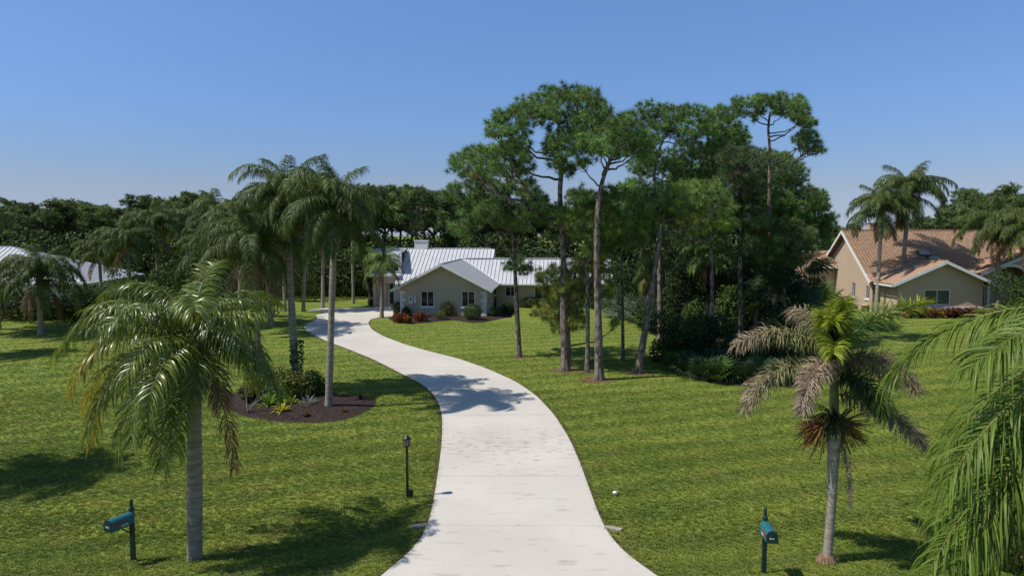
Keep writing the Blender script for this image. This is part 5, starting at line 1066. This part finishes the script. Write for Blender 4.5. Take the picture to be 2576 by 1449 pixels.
bar(H3, 'ridge_cap', (-rx, d3, rz + .05), (rx, d3, rz + .05), .3, .06, 'metal_roof'); bar(H3, 'gutter', (-hx, -.06, ez - .06), (hx, -.06, ez - .06), .1, .15); bar(H3, 'gutter', (hx + .06, 0, ez - .06), (hx + .06, 2 * d3, ez - .06), .1, .15)
wins = [(-9, -7.5), (2, 3.5), (9, 10.5), (14, 15.5)]
wall('wall', H3, M['stucco_white'], (0, .8, 0), (1, 0, 0), rect(-hx + .8, hx - .8, -.2, ez + .2), [rect(a, b, 1, 2.2) for a, b in wins])
for a, b in wins: window(H3, (0, .8, 0), (1, 0, 0), a, b, 1, 2.2)
wall('wall', H3, M['stucco_white'], (hx - .8, 1.0, 0), (0, 1, 0), rect(0, 2 * d3 - 1.8, -.2, ez + .2)); wall('wall', H3, M['stucco_white'], (-hx + 1.0, 1.0, 0), (0, 1, 0), rect(0, 2 * d3 - 1.8, -.2, ez + .2))

# ---------------------------------------------------------------- planting round the houses
CR = ((.20, .045, .02), (.26, .08, .03), (.12, .03, .018), (.08, .07, .02)); LG = ((.085, .12, .03), (.12, .16, .04), (.06, .09, .025))
HB = 'shrubs in the bed of the white house'
shrub('round clipped shrub with orange-red tips between the two gable windows', 1122, 797, 62, 44, 2600, .10, ((.045, .075, .02), (.06, .095, .025), (.16, .07, .025), (.035, .06, .018)), HB, lumps=12)
shrub('small light green ball shrub in front of the red-tipped one', 1109, 805, 30, 24, 1500, .07, LG, HB, True)
shrub('dense clipped green shrub under the right gable window', 1189, 806, 48, 42, 5200, .075, ((.05, .085, .02), (.065, .105, .025), (.04, .07, .018)), HB, True)
shrub('rust-red low shrub at the left corner of the gable wall', 1004, 812, 46, 30, 1700, .12, CR, HB)
shrub('orange-red croton in front of the meter boxes', 1056, 810, 42, 30, 1500, .12, CR, HB)
shrub('low orange-red croton left of the middle one', 1028, 814, 30, 22, 1000, .12, CR, HB)
shrub('loose pale-leaved shrub at the house corner by the drive', 1000, 795, 34, 40, 900, .16, ((.10, .12, .05), (.16, .17, .09), (.05, .07, .03)), HB)
shrub('dark green shrub under the meter boxes', 1022, 798, 36, 32, 1600, .10, MDK, HB)
shrub('yellow-green shrub at the right corner of the gable wall', 1246, 797, 38, 30, 1500, .13, LG, HB)
shrub('dark shrub against the recess wall of the white house', 1278, 792, 46, 34, 1500, .13, DK, HB)
shrub('broad light hedge under the wide window of the right wing', 1340, 774, 76, 30, 3200, .13, ((.06, .09, .03), (.10, .13, .045), (.045, .07, .022)), HB, lumps=14)
shrub('dark bush at the far corner of the right wing', 1500, 778, 60, 34, 1600, .14, DK, HB)
shrub('ornamental spiky plant by the far lamp post', 936, 770, 26, 22, 700, .14, MDK, HB)
HG = 'reddish shrubs forming the hedge of the tan house'
for q, x in enumerate(range(2280, 2520, 22)):
    shrub('copper-red shrub in the hedge below the teal window of the tan house', x, 800, 34, 30, 1100, .15, ((.14, .035, .02), (.20, .06, .03), (.07, .02, .015), (.05, .045, .02)) if q % 4 else ((.24, .13, .04), (.3, .17, .05), (.12, .05, .02)), HG)
IS = 'plants in the mulch island'
shrub('broad yellow-green variegated shrub across the back of the mulch island', 705, 1004, 185, 86, 5200, .13, ((.09, .12, .025), (.22, .22, .05), (.06, .08, .02), (.14, .12, .035)), IS, lumps=14)
shrub('dark green shrub with curling branches right of the vine-clad palm', 790, 1000, 74, 80, 2600, .12, MDK, IS, lumps=10)
shrub('low brown-green bush at the left end of the mulch island', 628, 1016, 70, 60, 1800, .13, ((.08, .07, .03), (.12, .10, .04), (.05, .05, .02)), IS)
shrub('tiny dark green seedling shrub at the right end of the mulch island', 908, 1008, 16, 20, 500, .07, DK, IS)
shrub('tiny rusty plant right of the tall palm foot', 865, 1040, 26, 14, 260, .10, ((.20, .09, .04), (.14, .07, .03)), IS)
shrub('small brown dry plant at the front of the mulch island', 770, 1052, 26, 16, 260, .10, ((.12, .06, .03), (.07, .04, .02)), IS)
def rosette(label, px, py, r, n, col, h=.5, group=IS, w=.07):
    b = gp(px, py); root = thing('bromeliad', label, 'plant', b + Vector((0, 0, .08)), 0, group); R = random.Random(px)
    for i in range(n):
        a = i * 2.4; e = R.uniform(.2, 1.2); L = r * R.uniform(.8, 1.15); d = Vector((math.cos(a) * math.cos(e), math.sin(a) * math.cos(e), math.sin(e))); s = Vector((-math.sin(a), math.cos(a), 0)) * w / 2
        m1 = d * L * .55; t_ = d * L + Vector((0, 0, -.22 * L)); V = [Vector((0, 0, 0)) - s * .5, Vector((0, 0, 0)) + s * .5, m1 + s, m1 - s, t_]
        me = bpy.data.meshes.new('blade_leaf'); me.from_pydata(V, [], [(0, 1, 2, 3), (3, 2, 4)]); ca = me.color_attributes.new('tint', 'FLOAT_COLOR', 'POINT'); c = np.ones((5, 4), dtype=np.float32); c[:, :3] = np.array(col) * R.uniform(.75, 1.25); ca.data.foreach_set('color', c.ravel()); me.update(); mesh_obj('blade_leaf', me, M['shrub'], root)
rosette('bright yellow star-shaped bromeliad at the front of the mulch island', 709, 1040, .60, 30, (.36, .34, .03)); rosette('bright green rosette plant left of the yellow bromeliad', 676, 1026, .8, 32, (.14, .24, .03)); rosette('lime green rosette plant behind the yellow bromeliad', 706, 1020, .9, 34, (.12, .22, .03)); rosette('yellow-green rosette left of the vine-clad palm', 735, 1022, .6, 26, (.28, .32, .04)); rosette('grey spiky rosette left of the tall palm foot', 778, 1022, .6, 34, (.17, .19, .17), w=.04); rosette('small yellow-green rosette on the grey spiky one', 770, 1005, .3, 14, (.3, .34, .05))
for (x, y, s_, lab) in ((622, 1040, 1.0, 'bare pale twisted branches left of the green rosette'), (765, 1030, .55, 'small pale bare branches by the grey rosette')):
    b = gp(x, y); t = thing('bare_shrub', lab, 'bare shrub', b); R = random.Random(x)
    for i in range(14):
        a = R.uniform(0, 6.28); l = R.uniform(.5, 1.1) * s_; d = Vector((math.cos(a) * .7, math.sin(a) * .5, .7)) * l
        MB().tube([(0, 0, 0), d * .45 + Vector((0, 0, .12 * l)), d, d * 1.25 + Vector((R.uniform(-.2, .2), 0, .1))], [.013, .010, .007, .003], 5).obj('branch', M['grey_twig'] if 'grey_twig' in M else M['twig'], t)
# vine on the middle island palm
def vine_on(root, base, top, r, frac, n=1500):
    d = top - base; s = rng.uniform(0.02, frac, n); a = rng.uniform(0, 6.283, n); rr = r * rng.uniform(1.0, 1.9, n)
    P = np.array(d)[None] * s[:, None] + np.stack([np.cos(a) * rr, np.sin(a) * rr, 0 * a], 1); V_, F_ = scatter_quads(P, .11, .08); c = np.repeat(np.array([[.045, .08, .02]]) * rng.uniform(.6, 1.4, (n, 1)), 4, 0)
    mesh_obj('vine', np_mesh('vine', V_, [F_], c), M['shrub'], root)
vine_on(p2, gp(748, 985), at(742, 700, gp(748, 985).y), .175, .46, 900)
for (x, y, lab) in ((2540, 1440, 'dark green bush at the bottom right corner behind the near fronds'), (2575, 1395, 'dark bush cut by the right edge at the bottom corner')): shrub(lab, x, y, 90, 80, 1800, .10, DK + ((.10, .05, .02),), 'dark bushes in the bottom right corner')
shrub('bushy dark shrub behind the right palm crown near the tan house lawn', 2090, 815, 60, 40, 1600, .14, DK)

# ---------------------------------------------------------------- lamp posts, mailboxes, pipe, culvert ends
def lamp_post(label, px, py, h=1.78, box=True):
    b = gp(px, py); t = thing('lamp_post', label, 'lamp post', b, .3, 'black lamp posts'); MB().box((0, 0, h * .41), (.066, .066, h * .82 + .04)).obj('post', M['dark'], t)
    if box: MB().box((.10, 0, .10), (.11, .10, .26)).obj('outlet_box', M['dark'], t)
    z = h * .82; ln = MB().lathe([(.03, z), (.075, z + .02), (.085, z + .05), (.06, z + .055)], n=6).obj('lantern', M['dark'], t)
    for k in range(6):
        a = k * math.pi / 3; MB().tube([(math.cos(a) * .078, math.sin(a) * .078, z + .05), (math.cos(a) * .105, math.sin(a) * .105, z + .24)], .008, 5).obj('rib', M['dark'], ln)
    MB().lathe([(.07, z + .05), (.097, z + .24)], n=6).obj('pane', M['lamp_glass'], ln); MB().lathe([(.125, z + .24), (.12, z + .26), (.05, z + .33), (.03, z + .34), (.02, z + .38), (0, z + .39)], n=6).obj('lamp_roof', M['dark'], ln)
M['lamp_glass'] = mat('lamp_glass', (.22, .20, .16), .15, (.3, .27, .22), 8, spec=.6)
lamp_post('black lantern post on the lawn left of the driveway', 1025, 1252)
lamp_post('small distant lantern post by the white house entrance', 927, 770, 1.75, False)
def text(parent, s, size, Mx, m='number', name='number'):
    c = bpy.data.curves.new(name, 'FONT'); c.body = s; c.size = size; c.extrude = .0012; c.align_x = 'CENTER'; c.align_y = 'CENTER'; c.offset = .0012; tmp = bpy.data.objects.new(name, c); C.link(tmp); dg = bpy.context.evaluated_depsgraph_get(); me = bpy.data.meshes.new_from_object(tmp.evaluated_get(dg)); bpy.data.objects.remove(tmp); me.materials.clear(); me.materials.append(M[m]); o = mesh_obj(name, me, None, parent); o.matrix_local = Mx; return o
def mailbox(label, px, py, face, num, flag_side, hz=1.0):
    """face: heading of the door; the post stands under the back of the box"""
    b = gp(px, py); t = thing('mailbox', label, 'mailbox', b, 0, 'green mailboxes'); MB().box((0, 0, .62), (.085, .085, 1.28)).obj('post', M['green_dark'], t)
    MB().lathe([(.055, 1.26), (.062, 1.28), (.045, 1.30), (.03, 1.33), (.045, 1.36), (.03, 1.39), (.04, 1.42), (.028, 1.48), (0, 1.52)], n=10).obj('finial', M['green_dark'], t)
    R = Matrix.Rotation(face, 4, 'Z'); w, h, L = .115, .14, .56; prof = [(-w, 0), (w, 0)] + [(w * math.cos(a), h + w * math.sin(a)) for a in [math.pi * i / 10 for i in range(11)]]
    Mx = R @ Matrix.Translation((.02, 0, .96)); mb = MB(); n = len(prof); vs = [Mx @ Vector((x, p[0], p[1])) for x in (0, L) for p in prof]; mb.add(vs, [(i, (i + 1) % n, n + (i + 1) % n, n + i) for i in range(n)] + [tuple(range(n))[::-1]])
    bx = mb.obj('box', M['green_metal'], t)
    pr2 = [(p[0] * 1.07, (p[1] - .09) * 1.06 + .09) for p in prof]; mb = MB(); vs = [Mx @ Vector((x, p[0], p[1])) for x in (L, L + .02) for p in pr2]; mb.add(vs, [(i, (i + 1) % n, n + (i + 1) % n, n + i) for i in range(n)] + [tuple(range(n))[::-1], tuple(range(n, 2 * n))]); door = mb.obj('door', M['green_dark'], bx)
    MB().box((L + .035, 0, .19), (.03, .03, .02), Mx).obj('handle', M['green_dark'], bx)
    text(bx, num, .055, Mx @ Matrix.Translation((L + .0225, 0, .10)) @ Matrix.Rotation(math.pi / 2, 4, 'Z') @ Matrix.Rotation(math.pi / 2, 4, 'X'))
    sd = flag_side; Ms = Mx @ Matrix.Translation((L * .42, sd * (w + .003), .045)) @ (Matrix.Rotation(math.pi, 4, 'Z') if sd > 0 else Matrix.Identity(4)) @ Matrix.Rotation(math.pi / 2, 4, 'X'); text(bx, num, .085, Ms)
    MB().box((L * .80, sd * (w + .006), .10), (.06, .006, .09), Mx).box((L * .62, sd * (w + .006), .135), (.30, .006, .018), Mx).obj('flag', M['red'], bx)
    MB().box((L * .45, 0, -.02), (L * .9, .12, .035), Mx).obj('bracket', M['green_dark'], t); MB().tube([R @ Vector((.04, 0, .70)), R @ Vector((.30, 0, .93))], .014, 5).obj('brace', M['green_dark'], t)
mailbox('dark green mailbox standing left of the broad drooping palm', 336, 1411, math.radians(-114), '8102', 1)
mailbox('teal green mailbox on the right lawn beside the pale-trunked palm', 1921, 1441, math.radians(-96), '8141', -1)
b = gp(1547, 1247); t = thing('pipe_cap', 'small white pipe cap sticking out of the right lawn', 'pipe cap', b); MB().lathe([(.045, -.05), (.045, .07), (.065, .07), (.065, .12), (.05, .135), (0, .135)], n=12).obj('cap', M['white'], t)
M['culvert'] = mat('culvert_concrete', (.26, .24, .20), .9, (.42, .39, .33), 4, bump=.5)
for (x, y, s, lab) in ((1060, 1326, -1, 'left concrete culvert end beside the driveway'), (1536, 1332, 1, 'right concrete culvert end beside the driveway')):
    b = gp(x, y, True); t = thing('culvert_end', lab, 'culvert end', (b.x, b.y, 0), -.25 * s, 'culvert ends beside the drive'); mb = MB()
    P = [(-.16, -.04), (.26, -.09), (.30, .0), (.15, .07), (-.14, .10)]; P = [(p[0] * s, p[1]) for p in P]
    if s < 0: P = P[::-1]
    mb.prism(P, -.35, .07).obj('headwall', M['culvert'], t); MB().lathe([(.16, 0), (.16, .3), (.13, .3), (.13, 0.02), (0, .02)], n=14).obj('pipe', M['culvert'], t).matrix_local = Matrix.Translation((.30 * s, -.02, -.22)) @ Matrix.Rotation(math.pi / 2, 4, 'Y') if s > 0 else Matrix.Translation((-.05, -.02, -.22)) @ Matrix.Rotation(-math.pi / 2, 4, 'Y')
if __name__ == '__main__':
    print('triangles', sum(sum(len(p.vertices) - 2 for p in m.polygons) for m in bpy.data.meshes), 'meshes', len(bpy.data.meshes))
